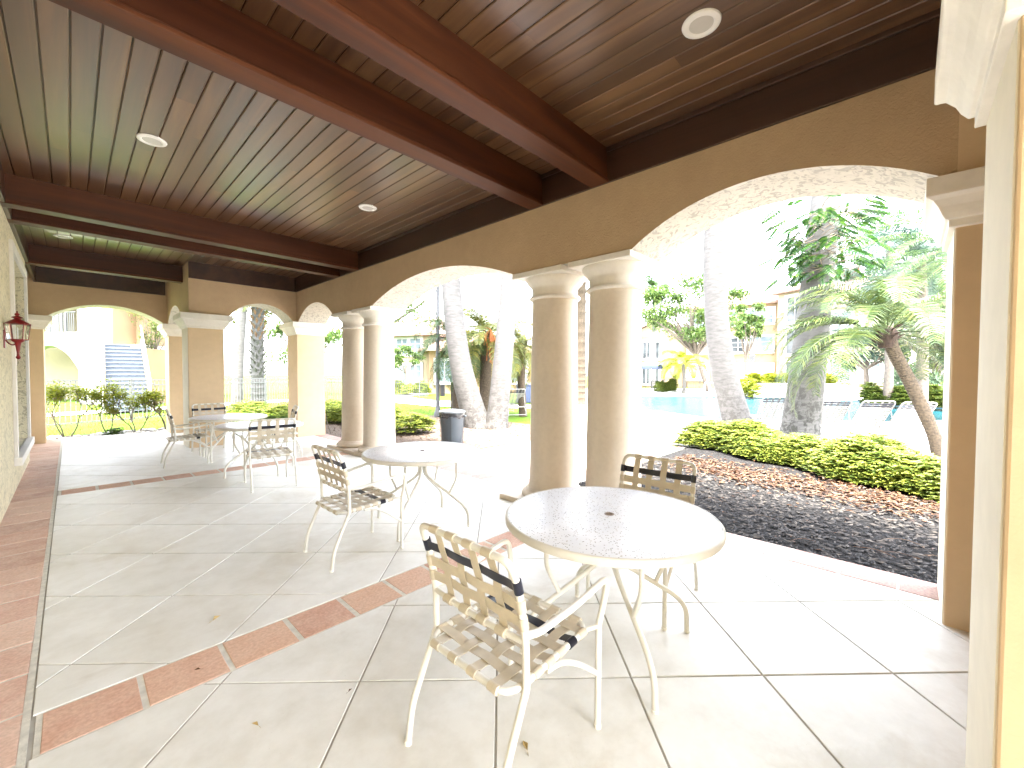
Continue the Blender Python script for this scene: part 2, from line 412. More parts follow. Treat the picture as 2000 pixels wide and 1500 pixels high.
def paverrow(pv,mo,x0,x1,y0,y1,along,step,j=.013,z=0.0,rz=rnd):
    p0,p1=(x0,x1) if along=='x' else (y0,y1); p=p0
    while p<p1-.02:
        q=min(p+step,p1); dz=rz.uniform(-.0015,.0015); jj=j*rz.uniform(.8,1.2)
        if q-p>.05:
            P=[(p+jj,y0),(q-jj,y0),(q-jj,y1),(p+jj,y1)] if along=='x' else [(x0,p+jj),(x1,p+jj),(x1,q-jj),(x0,q-jj)]
            slab(pv,P,z-.02,z+dz,.004)
        p=q
    mo.box(x0-.008,x1+.008,y0-.008,y1+.008,z-.03,z-.0035)
paverrow(pv,mo,XB+.03,XC-.01,B1[0]+.006,B1[1]-.006,'x',.33)
paverrow(pv,mo,XB+.03,XC-.01,B2[0]+.006,B2[1]-.006,'x',.33)
pv2=MB(); paverrow(pv2,mo,-.8,XB-.018,YW0,YW1,'y',.355,.007)
pv.build('terracotta_bands','terra',kind='structure'); 
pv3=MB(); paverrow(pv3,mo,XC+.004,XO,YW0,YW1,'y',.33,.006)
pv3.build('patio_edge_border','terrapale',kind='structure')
M['terrab']=pavermat('worn_terracotta',(.40,.25,.19),(.55,.34,.26),(.60,.43,.33),(.70,.56,.46))
pv2.build('terracotta_border','terrab',kind='structure')
mo.box(XB-.018,XB+.006,YW0,YW1,-.02,-.001)
mo.build('paver_mortar','mortar',kind='structure')
# ------------------------------------------------------------------ porch building
porch=thing('porch','tan stucco porch with wide arches, cream columns and dark wood beamed ceiling','porch',(0,0,0))
def arch_h(s,a0,a1,spring,rise):
    half=(a1-a0)/2; c=(a0+a1)/2; Rr=(half*half+rise*rise)/(2*rise); d=s-c
    return spring+rise-Rr+math.sqrt(max(0,Rr*Rr-d*d))
SPR=2.645; RISE=.33; TOP=3.75
def band(name,axis,plane0,plane1,s0,s1,arches,parent):
    """wall over the pillars with arched openings; front/back/top in stucco, intrados as its own part"""
    ss=[s0,s1]
    for a0,a1 in arches:
        ss+= [a0+(a1-a0)*k/28 for k in range(29)]
    ss=sorted(set(round(x,5) for x in ss))
    def hb(s,left):
        for a0,a1 in arches:
            if a0<s<a1: return arch_h(s,a0,a1,SPR,RISE)
        return SPR
    hs=[hb(s,0) for s in ss]
    def pt(s,p,h): return (p,s,h) if axis=='y' else (s,p,h)
    m1=MB(); m2=MB()
    for i in range(len(ss)-1):
        a,b=ss[i],ss[i+1]; ha,hb_=hs[i],hs[i+1]
        for p,fl in ((plane0,0),(plane1,1)):
            f=(0,1,2,3) if fl==0 else (3,2,1,0)
            m1.add([pt(a,p,ha),pt(b,p,hb_),pt(b,p,TOP),pt(a,p,TOP)],[f])
        m1.add([pt(a,plane0,TOP),pt(b,plane0,TOP),pt(b,plane1,TOP),pt(a,plane1,TOP)],[(0,1,2,3)])
        m2.add([pt(a,plane0,ha),pt(b,plane0,hb_),pt(b,plane1,hb_),pt(a,plane1,ha)],[(0,1,2,3)])
    for s,h in ((ss[0],hs[0]),(ss[-1],hs[-1])):
        m1.add([pt(s,plane0,h),pt(s,plane1,h),pt(s,plane1,TOP),pt(s,plane0,TOP)],[(0,1,2,3)])
    w=m1.build(name,'stucco',parent)
    m2.build('arch_soffit','soffit',w,smooth=True)
    return w
XA0,XA1=3.58,4.21
YN=-.176; YF=10.2; MIR=YN+YF
band('arcade_wall','y',XA0,XA1,YN-.62,YF+.62,[(YN+.02,1.885),(3.37,6.715),(8.30,YF-.10)],porch)
band('arch_wall','x',YF,YF+.62,1.60,XA0-.002,[(2.27,3.50)],porch)
band('arch_wall','x',YN-.62,YN,1.60,2.17,[],porch)
m=MB(); m.box(XA0-.006,XA0-.0005,YN-.6,YN,SPR,TOP-.1); m.build('lit_wall_plate','pillar',porch)  # added pale plate stands for brighter light on this wall stretch
band('arch_wall','y',1.62,2.2,YF+.622,13.0,[(YF+.95,12.88)],porch)
band('arch_wall','y',1.62,2.2,-2.98,YN-.622,[(-2.86,YN-.95)],porch)
band('arch_wall','x',13.0,13.6,-.8,2.2,[(-.33,1.56)],porch)
CAP=[(0,2.36),(.03,2.365),(.03,2.405),(.045,2.41),(.062,2.44),(.075,2.475),(.10,2.515),(.115,2.525),(.125,2.53),(.13,2.535),(.13,2.64),(.0,2.641)]
def pillar(x0,x1,y0,y1,sides='pillar'):
    m=MB(); m.box(x0,x1,y0,y1,-.05,2.37); p=m.build('pillar','pillar',porch,bevel=.008)
    c=MB(); c.rectloft(x0,x1,y0,y1,CAP); c.build('capital','trim',p,bevel=.003)
    return p
def sideface(p,x0,x1,y,d):
    m=MB(); m.box(x0,x1,min(y,y+d),max(y,y+d),-.01,2.358); m.build('reveal_face','sidecream',p)  # thin cream plate over the pillar side
for (x0,x1,y0,y1) in ((XA0,XA1,YN-.62,YN),(XA0,XA1,YF,YF+.62),(1.58,2.17,YN-.62,YN),(1.58,2.17,YF,YF+.62),(1.64,2.2,13.0,13.6),(-.79,-.38,13.0,13.6)):
    p=pillar(x0,x1,y0,y1)
    if y1==YN: sideface(p,x0+.012,x1-.004,YN,.004)
    if (x0,y0)==(1.58,YF):
        m=MB(); m.box(x0-.004,x0,y0+.012,y1-.01,-.01,2.358); m.build('reveal_face','sidecream',p)  # lit side of this pillar put in as a paler plate
# columns
def column(y):
    x=3.90
    m=MB(); prof=[(.30,.17),(.288,.20)]+[(.282-.022*(k/10)**1.6,.20+2.13*k/10) for k in range(1,11)]+[(.262,2.34)]
    m.lathe(prof,(x,y,0),48); c=m.build('column','stone',porch,smooth=True)
    m=MB(); m.lathe([(.33,.055),(.355,.062),(.372,.08),(.376,.10),(.368,.125),(.345,.143),(.335,.146),(.325,.152),(.318,.165),(.30,.175)],(x,y,0),48); m.build('column_base','stone',c,smooth=True)
    m=MB(); m.lathe([(.262,2.335),(.285,2.34),(.296,2.352),(.296,2.366),(.285,2.378),(.268,2.384),(.264,2.40),(.264,2.46),(.268,2.475),(.285,2.495),(.312,2.52),(.330,2.55),(.335,2.572),(.335,2.585)],(x,y,0),48)
    m.build('capital','trim',c,smooth=True)
    m=MB(); m.box(x-.352,x+.335,y-.352,y+.352,2.585,2.643); m.build('abacus','trim',c,bevel=.006)
YC=[2.235,3.02,7.07,7.95]
for y in YC: column(y)
for a,b in ((1.70,3.55),(6.54,8.48)):
    m=MB(); m.box(3.52,4.30,a,b,-.06,.055); m.build('column_plinth','stone',porch,bevel=.008)
# ceiling planks
m=MB(); x=-.62+.004; w=.1405
off=(.025+.004)%w
x=-.8+((off+.8)%w)-w
while x<4.1:
    ys=[YW0]; 
    while ys[-1]<YW1: ys.append(min(YW1,ys[-1]+rnd.choice((2.4,3.0,3.6,4.2))))
    m.add([],[])
    for a,b in zip(ys,ys[1:]):
        # plank with eased lower edges
        x0,x1=x+.003,x+w-.003; e=.006; z=3.64
        m.add([(x0,a,z+e),(x0+e,a,z),(x1-e,a,z),(x1,a,z+e),(x0,b-.001,z+e),(x0+e,b-.001,z),(x1-e,b-.001,z),(x1,b-.001,z+e)],[(0,1,5,4),(1,2,6,5),(2,3,7,6)])
    x+=w
m.build('ceiling_planks','plank',porch)
m=MB(); m.box(-1.0,4.3,YW0,YW1,3.655,3.74); m.build('ceiling_backing','ledger',porch)
# beams
def beam(y0,y1,x0=-.5,x1=3.55):
    m=MB(); m.box(x0,x1,y0,y1,3.345,3.645); m.box(x0,x1,y0-.018,y1+.018,3.318,3.348); m.box(x0,x1,y0-.008,y1+.008,3.3485,3.362)
    m.build('beam','beam',porch,bevel=.005)
for a in (2.13,2.93,7.15,7.89): beam(a,a+.16)
beam(10.78,10.94,-.5,1.60); beam(-.80,-.64,-.5,1.60)
def ledger(x0,x1,y0,y1):
    m=MB(); m.box(x0,x1,y0,y1,3.322,3.644); m.build('ledger_beam','ledger',porch,bevel=.004)
ledger(XA0-.03,XA0-.001,YN-.1,YF)
ledger(1.60,XA0-.031,YF-.03,YF-.001)
ledger(-.5,1.59,12.96,12.999); ledger(-.499,-.46,YW0,12.95)
# moulding at ceiling
m=MB(); m.box(XA0-.055,XA0-.031,YN,YF-.03,3.60,3.642); m.build('ceiling_moulding','ledger',porch,bevel=.006)
m=MB(); m.box(2.172,3.573,-.62,-.5,-.05,3.64); m.build('light_block_panel','stucco',porch)  # added panel, blocks light entering at the near right
# left wall with window
m=MB()
wy0,wy1,wz0,wz1=8.15,10.35,.42,3.0
xw=-.5
m.box(xw-.3,xw,YW0,wy0,-.05,TOP); m.box(xw-.3,xw,wy1,10.75,-.05,TOP); m.box(xw-.3,xw,wy0,wy1,-.05,wz0); m.box(xw-.3,xw,wy0,wy1,wz1,TOP)
m.box(xw-.3,xw-.12,10.751,13.0,-.05,TOP)
lw=m.build('house_wall','wallside',porch)
m=MB()
for (a,b,c,d) in ((wy0-.12,wy0,wz0-.1,wz1+.12),(wy1,wy1+.12,wz0-.1,wz1+.12),(wy0,wy1,wz1,wz1+.12)): m.box(xw-.001,xw+.035,a,b,c,d)
m.box(xw-.02,xw+.07,wy0-.14,wy1+.14,wz0-.1,wz0)
wt=m.build('window_surround','trim',lw,bevel=.006)
m=MB()
for a,b,c,d in ((wy0,wy0+.05,wz0,wz1),(wy1-.05,wy1,wz0,wz1),(wy0+.05,wy1-.05,wz1-.05,wz1),(wy0+.05,wy1-.05,wz0,wz0+.05),(wy0+.05,wy1-.05,1.28,1.33),((wy0+wy1)/2-.02,(wy0+wy1)/2+.02,wz0+.05,wz1-.05)):
    m.box(xw-.16,xw-.11,a,b,c,d)
m.build('window','white',lw,bevel=.004)
m=MB(); m.box(xw-.14,xw-.13,wy0+.05,wy1-.05,wz0+.05,wz1-.05); m.build('window_pane','pane',lw)
m=MB(); m.box(-1.1,5.0,YW0-.25,YW1+.7,3.76,3.9); m.add([(-1.1,YW0-.25,3.9),(5.0,YW0-.25,3.9),(5.0,YW1+.7,3.9),(-1.1,YW1+.7,3.9),(-1.1,YW0-.25,5.6),(-1.1,YW1+.7,5.6)],[(0,1,4),(2,3,5),(1,2,5,4),(0,4,5,3),(0,3,2,1)])
m.build('roof','roof',porch)
# ceiling lights
def clight(x,y,label):
    t=thing('ceiling_light',label,'ceiling light',(x,y,3.64),group='round recessed lights in the plank ceiling',local=True)
    m=MB(); m.lathe([(.068,-.004),(.074,-.012),(.085,-.016),(.108,-.008),(.112,.0),(.112,.004),(.06,.004)],n=40); m.build('trim_ring','white',t,smooth=True)
    m=MB(); m.lathe([(.001,-.007),(.05,-.008),(.069,-.006),(.069,.003)],n=40); m.build('lens','lens',t,smooth=True)
clight(2.69,.97,'large round white ceiling light nearest the camera, top right above the arches')
clight(.55,5.13,'round white ceiling light in the middle bay, on the house wall side')
clight(2.69,5.15,'round white ceiling light in the middle bay, beside the arcade wall')
clight(-.05,9.8,'thin-looking white ceiling light in the far bay beyond the double beam')
# ------------------------------------------------------------------ lantern
lz=1.63
lan=thing('wall_lantern','red metal carriage lantern with clear glass on the left wall','wall lantern',(-.42+.02,7.2,lz))
cx,cyy=-.40,7.2
m=MB(); m.lathe([(.004,0),(.016,.01),(.02,.025),(.012,.04),(.010,.07),(.014,.10),(.020,.15),(.026,.185),(.045,.20),(.052,.215),(.03,.225)],(cx,cyy,lz),16); m.build('bottom_finial','red',lan,smooth=True)
m=MB(); m.lathe([(.001,.66-.12),(.006,.53),(.006,.515),(.018,.505),(.020,.495),(.012,.483),(.040,.470),(.046,.462),(.022,.45),(.05,.43),(.085,.405),(.10,.392),(.09,.388)][::-1],(cx,cyy,lz),16); m.build('top_cap','red',lan,smooth=True)
m=MB()
for k in range(6):
    a=k*PI/3; b=a+PI/3
    p=lambda r,an,h:(cx+r*math.cos(an),cyy+r*math.sin(an),lz+h)
    m.tube([p(.078,a,.215),p(.098,a,.395)],.004,6)
    m.tube([p(.078,a,.218),p(.078,b,.218)],.005,6); m.tube([p(.098,a,.393),p(.098,b,.393)],.005,6)
m.build('cage','red',lan)
m=MB()
for k in range(6):
    a=k*PI/3; b=a+PI/3
    m.add([p(.075,a,.22),p(.075,b,.22),p(.095,b,.39),p(.095,a,.39)],[(0,1,2,3)])
m.build('glass','glass',lan)
m=MB(); m.lathe([(.006,.225),(.006,.34),(.001,.36)],(cx,cyy,lz),8); m.build('candle','white',lan)
m=MB(); m.tube(bez([(-.495,cyy-.0,lz+.22),(-.46,cyy-.02,lz+.17),(-.43,cyy,lz+.16),(-.40,cyy,lz+.20)],6),.007,8); m.build('arm','red',lan,smooth=True)
m=MB(); m.box(-.5,-.488,cyy-.05,cyy+.05,lz+.12,lz+.32); m.build('wall_plate','red',lan,bevel=.004)
# ------------------------------------------------------------------ tables
def make_table(label):
    t=thing('patio_table',label,'table',(0,0,0),group='round speckled patio tables',local=True)
    m=MB(); m.lathe([(.02,.715),(.02,.7215),(.30,.722),(.556,.722),(.560,.7205),(.560,.715)],n=72,caps=False); m.build('tabletop','top',t,smooth=True)
    m=MB(); m.lathe([(.50,.682),(.562,.682),(.575,.686),(.577,.700),(.575,.716),(.568,.7225),(.561,.723),(.561,.7165),(.50,.7135)],n=72,caps=False); m.build('rim','rimband',t,smooth=True)
    m=MB(); m.lathe([(.50,.685),(.03,.685)],n=40,caps=False); m.build('underside','rimband',t)
    m=MB(); m.lathe([(.0195,.70),(.0195,.7235),(.027,.7245),(.027,.722)],n=24,caps=False); m.add([(.0195*math.cos(i*PI/8),.0195*math.sin(i*PI/8),.712) for i in range(16)],[tuple(range(16))]); m.build('umbrella_hole','hole',t,smooth=True)
    for k in range(4):
        a=k*PI/2; c,s=math.cos(a),math.sin(a)
        def q(r,h,w=0): return (r*c-w*s,r*s+w*c,h)
        m=MB(); m.tube(fillet([q(.034,.684),q(.034,.50),q(.10,.43),q(.42,.22),q(.485,.14),q(.49,.0)],.07,5),.0145,12)
        l=m.build('leg','frame',t,smooth=True)
        m=MB(); m.lathe([(.016,.0),(.016,.012),(.0146,.013)],q(.49,.0),12); m.build('foot_cap','strapw',l)
        m=MB(); m.tube(fillet([q(.36,.684),q(.36,.47),q(.34,.42),q(.285,.31)],.07,5),.0125,10); m.build('brace','frame',t,smooth=True)
        m=MB(); m.tube([q(.03,.676),q(.50,.676)],.009,8); m.build('support_rail','frame',t)
    m=MB(); m.lathe([(.03,.655),(.055,.655),(.055,.684)],n=24,caps=False); m.build('hub_ring','frame',t)
    return t
tspots=[((2.04,1.19),-35,'round speckled white table nearest the camera, by the near pair of columns'),
        ((2.41,3.52),30,'round speckled white table in front of the far pair of columns, second nearest'),
        ((1.95,7.05),10,'round speckled table beside the strap chair that turns its back, left of middle'),
        ((1.90,8.62),40,'farthest round table, in front of the pillar between the two end arches')]
t0=make_table(tspots[0][2])
for i,(xy,rz,lab) in enumerate(tspots):
    t=t0 if i==0 else copy_tree(t0)
    t.location=(xy[0],xy[1],0.0); t.rotation_euler.z=R(rz); t['label']=lab
# ------------------------------------------------------------------ chairs
TR=.0135
def postx(h):
    pts=[(0,0),(.02,.15),(.14,.42),(.137,.60),(.10,.78),(.065,.875),(.06,.90)]
    for (a,ha),(b,hb) in zip(pts,pts[1:]):
        if h<=hb: return a+(b-a)*(h-ha)/(hb-ha)
    return .06
def ribbon(mb,pts,wdir,w,th=.0022):
    """flat strap along pts; wdir unit width vector"""
    pts=[Vector(p) for p in pts]; W=Vector(wdir)*w/2; base=len(mb.v); k=len(pts)
    for i,p in enumerate(pts):
        t=(pts[min(i+1,k-1)]-pts[max(i-1,0)]).normalized(); n=t.cross(Vector(wdir)).normalized()*th/2
        mb.v+=[tuple(p-W-n),tuple(p+W-n),tuple(p+W+n),tuple(p-W+n)]
    for i in range(k-1):
        a=base+i*4
        for j in range(4): mb.f.append((a+j,a+(j+1)%4,a+4+(j+1)%4,a+4+j))
    mb.f.append((base,base+3,base+2,base+1)); mb.f.append((base+(k-1)*4,)+tuple(base+(k-1)*4+j for j in (1,2,3)))
def sleeve(mb,c,axis,w,r=TR+.0035):
    c=Vector(c); a=Vector(axis).normalized()*w/2
    mb.tube([c-a,c-a*.96,c+a*.96,c+a],[r-.0015,r,r,r-.0015],14)
def make_chair(label,strap='strap'):
    t=thing('patio_chair',label,'chair',(0,0,0),group='cream tube chairs with woven vinyl straps',local=True)
    hw=.255; sides=(-1,1)
    for s in sides:
        y=s*hw
        m=MB(); m.tube(fillet([(0,y,0),(.02,y,.15),(.142,y,.42)],.05,5)+[(.1415,y,.44)],TR,12); l=m.build('leg','frame',t,smooth=True)
        m=MB(); m.lathe([(.0152,0),(.0152,.014),(.0136,.016)],(0,y,0),12); m.build('foot_cap','strapw',l)
    # back frame : one hoop
    P=[(.1415,-hw,.44),(.137,-hw,.60),(.10,-hw,.78),(.058,-hw,.885),(.058,hw,.885),(.10,hw,.78),(.137,hw,.60),(.1415,hw,.44)]
    pts=fillet(P[:3],.06,4)[:-1]+fillet(P[2:6],.105,8)+fillet(P[5:],.06,4)[1:]
    m=MB(); m.tube(pts,TR,12); m.tube([(.136,-hw,.585),(.128,-hw*.6,.582),(.126,0,.581),(.128,hw*.6,.582),(.136,hw,.585)],TR*.92,12)
    m.build('backrest_frame','frame',t,smooth=True)
    # arms and front legs
    for s in sides:
        y=s*hw
        arm=fillet([(.138,y,.605),(.20,y*1.03,.592),(.40,y*1.10,.615),(.615,y*1.13,.655),(.615,y*1.06,.54),(.60,y,.44),(.60,y,.43)],.06,6)
        m=MB(); m.tube(arm,TR,12); m.build('armrest','frame',t,smooth=True)
        m=MB(); m.tube([(.60,y,.43),(.60,y,.0)],TR,12); l=m.build('leg','frame',t,smooth=True)
        m=MB(); m.lathe([(.0152,0),(.0152,.014),(.0136,.016)],(.60,y,0),12); m.build('foot_cap','strapw',l)
        m=MB(); m.tube(bez([(.27,y*.93,.405),(.36,y*.96,.395),(.46,y*.98,.34),(.595,y,.235)],5),TR*.85,10); m.build('brace','frame',t,smooth=True)
    # seat loop
    sw=.232
    loop=fillet([(.30,-sw,.425),(.565,-sw,.438),(.565,sw,.438),(.075,sw,.412),(.075,-sw,.412),(.30,-sw,.425)],.085,7)
    m=MB(); m.tube(loop,TR,12,cap=False)
    for s in sides:
        m.tube([(.145,s*sw,.416),(.141,s*hw,.42)],.010,8); m.tube([(.54,s*sw,.436),(.60,s*hw,.436)],.010,8)
    m.build('seat_frame','frame',t,smooth=True)
    # seat straps. crosswise
    xs=[.155,.225,.295,.365,.435,.505]; ys=[-.165,-.055,.055,.165]
    def sz(x): return .412+(x-.075)*.053+.006
    mb_=MB(); md=MB()
    for i,x in enumerate(xs):
        tgt=md if i==4 else mb_
        pts=[(x,-sw-.002,sz(x)+.008)]; n=28
        for k in range(1,n):
            y=-sw+2*sw*k/n
            j=min(range(4),key=lambda q:abs(ys[q]-y)); d=abs(ys[j]-y); up=1 if (i+j)%2 else -1
            pts.append((x,y,sz(x)+.008*(abs(y)/sw)**6+up*.0035*max(0,1-(d/.05)**2)))
        pts.append((x,sw+.002,sz(x)+.008))
        ribbon(tgt,pts,(1,0,0),.045)
        for s in sides: sleeve(tgt,(x,s*sw,.412+(x-.075)*.053),(1,0,.05),.045)
    for j,y in enumerate(ys):
        n=36; pts=[(.075,y,.412+.013)]
        for k in range(1,n):
            x=.078+(.562-.078)*k/n
            i=min(range(6),key=lambda q:abs(xs[q]-x)); d=abs(xs[i]-x); up=-1 if (i+j)%2 else 1
            pts.append((x,y,sz(x)+.007*abs((x-.32)/.25)**8+up*.0035*max(0,1-(d/.035)**2)))
        pts.append((.563,y,.438+.013))
        ribbon(mb_,pts,(0,1,0),.045)
        sleeve(mb_,(.075,y,.412),(0,1,0),.045); sleeve(mb_,(.565,y,.438),(0,1,0),.045)
    w=mb_.build('seat_webbing',strap,t,smooth=True); md.build('dark_strap','dark',w,smooth=True)
    # back straps
    hs=[.655,.72,.79]; mb_=MB(); md=MB(); yv=[-.15,-.05,.05,.15]
    for i,h in enumerate(hs):
        tgt=md if i==2 else mb_; x0=postx(h); n=28; pts=[(x0-.010,-hw,h)]
        for k in range(1,n):
            y=-hw+2*hw*k/n; j=min(range(4),key=lambda q:abs(yv[q]-y)); d=abs(yv[j]-y); up=1 if (i+j)%2 else -1
            pts.append((x0-.010*(abs(y)/hw)**6+up*.0035*max(0,1-(d/.045)**2),y,h))
        pts.append((x0-.010,hw,h))
        tang=Vector((postx(h+.03)-postx(h-.03),0,.06)).normalized()
        ribbon(tgt,pts,tang,.046 if i<2 else .040)
        for s in sides: sleeve(tgt,(x0,s*hw,h),tang,.046 if i<2 else .05)
    for j,y in enumerate(yv):
        n=26; pts=[(postx(.885)+.006-.006,y,.885+.0)]; pts=[(.058+.013,y,.885)]
        for k in range(1,n):
            h=.885-(.885-.582)*k/n; i=min(range(3),key=lambda q:abs(hs[q]-h)); d=abs(hs[i]-h); up=-1 if (i+j)%2 else 1
            pts.append((postx(h)+up*.0035*max(0,1-(d/.033)**2),y,h))
        pts.append((.126-.011,y,.582))
        ribbon(mb_,pts,(0,1,0),.042)
        sleeve(mb_,(.058,y,.885),(0,1,0),.05); sleeve(mb_,(.126,y,.582),(0,1,0),.046)
    w=mb_.build('backrest_webbing',strap,t,smooth=True); md.build('dark_strap','dark',w,smooth=True)
    return t
cspots=[((.915,1.185),0,'strap chair in the foreground facing the nearest table, seen from behind'),
  ((1.325,3.375),0,'strap chair seen from the side, facing the second table from the left'),
  ((2.96,1.30),183,'strap chair behind the nearest table, its back against the black soil bed'),
  ((.985,8.60),-3,'farthest left strap chair, side on, facing the farthest table'),
  ((1.78,5.87),83,'strap chair with its back to the camera, in front of the second farthest table'),
  ((1.80,9.75),-88,'strap chair facing the camera with its back to the pillar between the end arches'),
  ((2.86,8.02),167,'strap chair seen edge on, leaning back beside the corner pillar')]
c0=make_chair(cspots[0][2])
for i,(xy,rz,lab) in enumerate(cspots):
    c=c0 if i==0 else copy_tree(c0)
    c.location=(xy[0],xy[1],0.0); c.rotation_euler.z=R(rz); c['label']=lab
# ------------------------------------------------------------------ outside ground
G=-.075
def sheet(name,pts,z,mat):
    m=MB(); m.poly(pts,z); return m.build(name,mat,kind='structure')
m=MB(); m.poly([(-180,-180),(220,-180),(220,220),(-180,220)],G-.03); m.build('ground','grass',kind='structure')
def bumpy(name,x0,x1,y0,y1,step,amp,z,mat,test=None):
    m=MB(); nx=int((x1-x0)/step); ny=int((y1-y0)/step); rr=random.Random(3); idx={}
    H=[[rr.uniform(-1,1) for _ in range(ny+1)] for _ in range(nx+1)]
    for i in range(nx+1):
        for j in range(ny+1):
            x=x0+i*step; y=y0+j*step
            e=min(i,nx-i,j,ny-j); 
            m.v.append((x,y,z+(amp*(H[i][j]*.5+math.sin(x*2.1+y)*.6+math.sin(y*3.3-x*1.3)*.5) if e>0 else 0)))
    for i in range(nx):
        for j in range(ny):
            a=i*(ny+1)+j; m.f.append((a,a+ny+1,a+ny+2,a+1))
    return m.build(name,mat,smooth=True,kind='structure')
bumpy('soil_bed',XO+.006,9.0,-3.5,3.38,.09,.012,-.045,'soil')
bumpy('mulch_bed',XO+.006,9.6,6.35,12.6,.12,.012,-.05,'sand')
bumpy('mulch_strip',-1.2,5.9,13.64,14.6,.1,.02,-.04,'sand')
sheet('bounce_sheet',[(-12,-16),(9,-16),(9,-3.9),(-12,-3.9)],-.05,'path')  # added pale sheet, bounces light under the roof from behind
# walkway from the middle bay
mw=MB(); mm=MB()
g=MB(); g.box(XO+.004,9.0,3.42,6.34,-.12,-.064); g.build('walkway_base','grout',kind='structure')
ms=MB(); paverrow(ms,mm,XO+.012,XO+.33,3.42,6.30,'y',.33,.006,-.055)
paverrow(ms,mm,XO+.33,9.0,3.42,3.72,'x',.33,.006,-.055); paverrow(ms,mm,XO+.33,9.0,6.0,6.30,'x',.33,.006,-.055)
ms.build('walkway_border','mauve',kind='structure'); mm.build('walkway_mortar','mortar',kind='structure')
mt=MB(); tiles(mt,2.1654,-2.1991,XO+.345,9.0,3.73,5.99,S/2,.004,-.056); M['walk']=simple('walkway_stone',(.36,.35,.335),.8,var=.12,scale=3)
mt.build('walkway_tiles','walk',kind='structure')
# deck with pool
pool=[gnd(px,py,-.05) for px,py in ((1180,802),(1290,806),(1400,821),(1560,828),(1700,828),(1900,822),(1990,800),(1850,797),(1765,792),(1690,784),(1520,776),(1180,773))]
outer=[Vector((9.0,-9,0)),Vector((9.0,7.2,0)),Vector((11.5,9.5,0)),gnd(1045,770),gnd(1000,764),gnd(1180,758),gnd(1700,762),gnd(2100,770),Vector((34,-22,0))]
tri=tessellate_polygon([[Vector((p.x,p.y,0)) for p in outer],[Vector((p.x,p.y,0)) for p in pool][::-1]])
allp=outer+pool[::-1]
m=MB(); m.v=[(p.x,p.y,-.046) for p in allp]; m.f=[tuple(t) for t in tri]
bpy_deck=m.build('pool_deck','deck',kind='structure')
m=MB(); m.poly(pool,-.085); m.build('pool_water','water',kind='structure')
m=MB(); m2=MB()
cpt=sum(pool,Vector())/len(pool)
for i in range(len(pool)):
    a=pool[i]; b=pool[(i+1)%len(pool)]; d=(b-a).normalized(); n=Vector((-d.y,d.x,0)); 
    if (cpt-a).dot(n)>0: n=-n
    m.obox((a.x,a.y,-.047),(b-a),n*.3,(0,0,.05)); m2.obox((a.x,a.y,-.10),(b-a),-n*.02,(0,0,.10))
m.build('pool_coping','path',kind='structure'); m2.build('pool_waterline','pooltile',kind='structure')
# paths on the far left lawn
sheet('lawn_path',[gnd(765,771),gnd(850,782),gnd(1045,790),gnd(1045,797),gnd(850,793),gnd(765,785)],G+.012,'path')
sheet('garden_path',[gnd(765,779,-.06),gnd(830,770,-.06),gnd(850,766,-.06),gnd(840,763,-.06),gnd(765,772,-.06)],G+.016,'path')
sheet('side_path',[(-14,17.4),(9,24.5),(9,26),(-14,19.3)],G+.01,'path')
# ------------------------------------------------------------------ plant helpers
def leafquad(mb,p,d,l,w,fold=.25,up=None):
    """a pointed leaf from p along d"""
    d=Vector(d).normalized(); s=d.cross(up or Vector((0,0,1)))
    if s.length<.05: s=Vector((1,0,0))
    s.normalize(); n=s.cross(d)
    a=Vector(p); mid=a+d*l*.45+n*w*.1; tip=a+d*l-n*l*.12
    L=mid+s*w/2+n*w*fold; Q=mid-s*w/2+n*w*fold
    b=len(mb.v); mb.v+=[tuple(a),tuple(Q),tuple(tip),tuple(L)]; mb.f+=[(b,b+1,b+2),(b,b+2,b+3)]
def whorl(mb,p,r,n,rr,l,w,lift=.25):
    a0=rr.uniform(0,2*PI); tilt=Vector((rr.uniform(-.4,.4),rr.uniform(-.4,.4),1)).normalized()
    for k in range(n):
        a=a0+2*PI*k/n; d=Vector((math.cos(a),math.sin(a),lift+rr.uniform(-.2,.25)))
        d=d-tilt*0; leafquad(mb,Vector(p)+d*.01,d,l*rr.uniform(.75,1.15),w,.2)
def frond(mb,base,az,el,L,droop,nl,ll,lw,rr,vee=.5,rach=.012,stalk=.12,twist=0):
    p=Vector(base); n=14; h=Vector((math.cos(az),math.sin(az),0)); side=Vector((-h.y,h.x,0)); pts=[]; tg=[]
    e=el
    for i in range(n+1):
        pts.append(p.copy()); t=h*math.cos(e)+Vector((0,0,1))*math.sin(e); tg.append(t); p=p+t*L/n; e-=droop/n*(0.5+1.0*i/n)
    mb.tube(pts,[rach*(1-.85*i/n) for i in range(n+1)],4,cap=False)
    for k in range(nl):
        u=stalk+(1-stalk)*(k+.5)/nl; f=u*n; i=min(n-1,int(f)); q=pts[i].lerp(pts[i+1],f-i); t=tg[i]
        up=side.cross(t)*-1
        if up.z<0: up=-up
        prof=math.sin(PI*min(1,(u-stalk)/(1-stalk)*.85+.12))**.7
        for s in (-1,1):
            l=ll*prof*rr.uniform(.85,1.1)
            d=(side*s*math.cos(vee)+up*math.sin(vee)*.6+t*rr.uniform(.45,.7)).normalized()
            m1=q+d*l*.5; d2=(d+Vector((0,0,-1))*rr.uniform(.45,.9)).normalized(); tip=m1+d2*l*.5
            wv=t*lw/2; b=len(mb.v)
            mb.v+=[tuple(q-wv*.6),tuple(q+wv*.6),tuple(m1+wv),tuple(m1-wv),tuple(tip)]
            mb.f+=[(b,b+1,b+2,b+3),(b+3,b+2,b+4)]
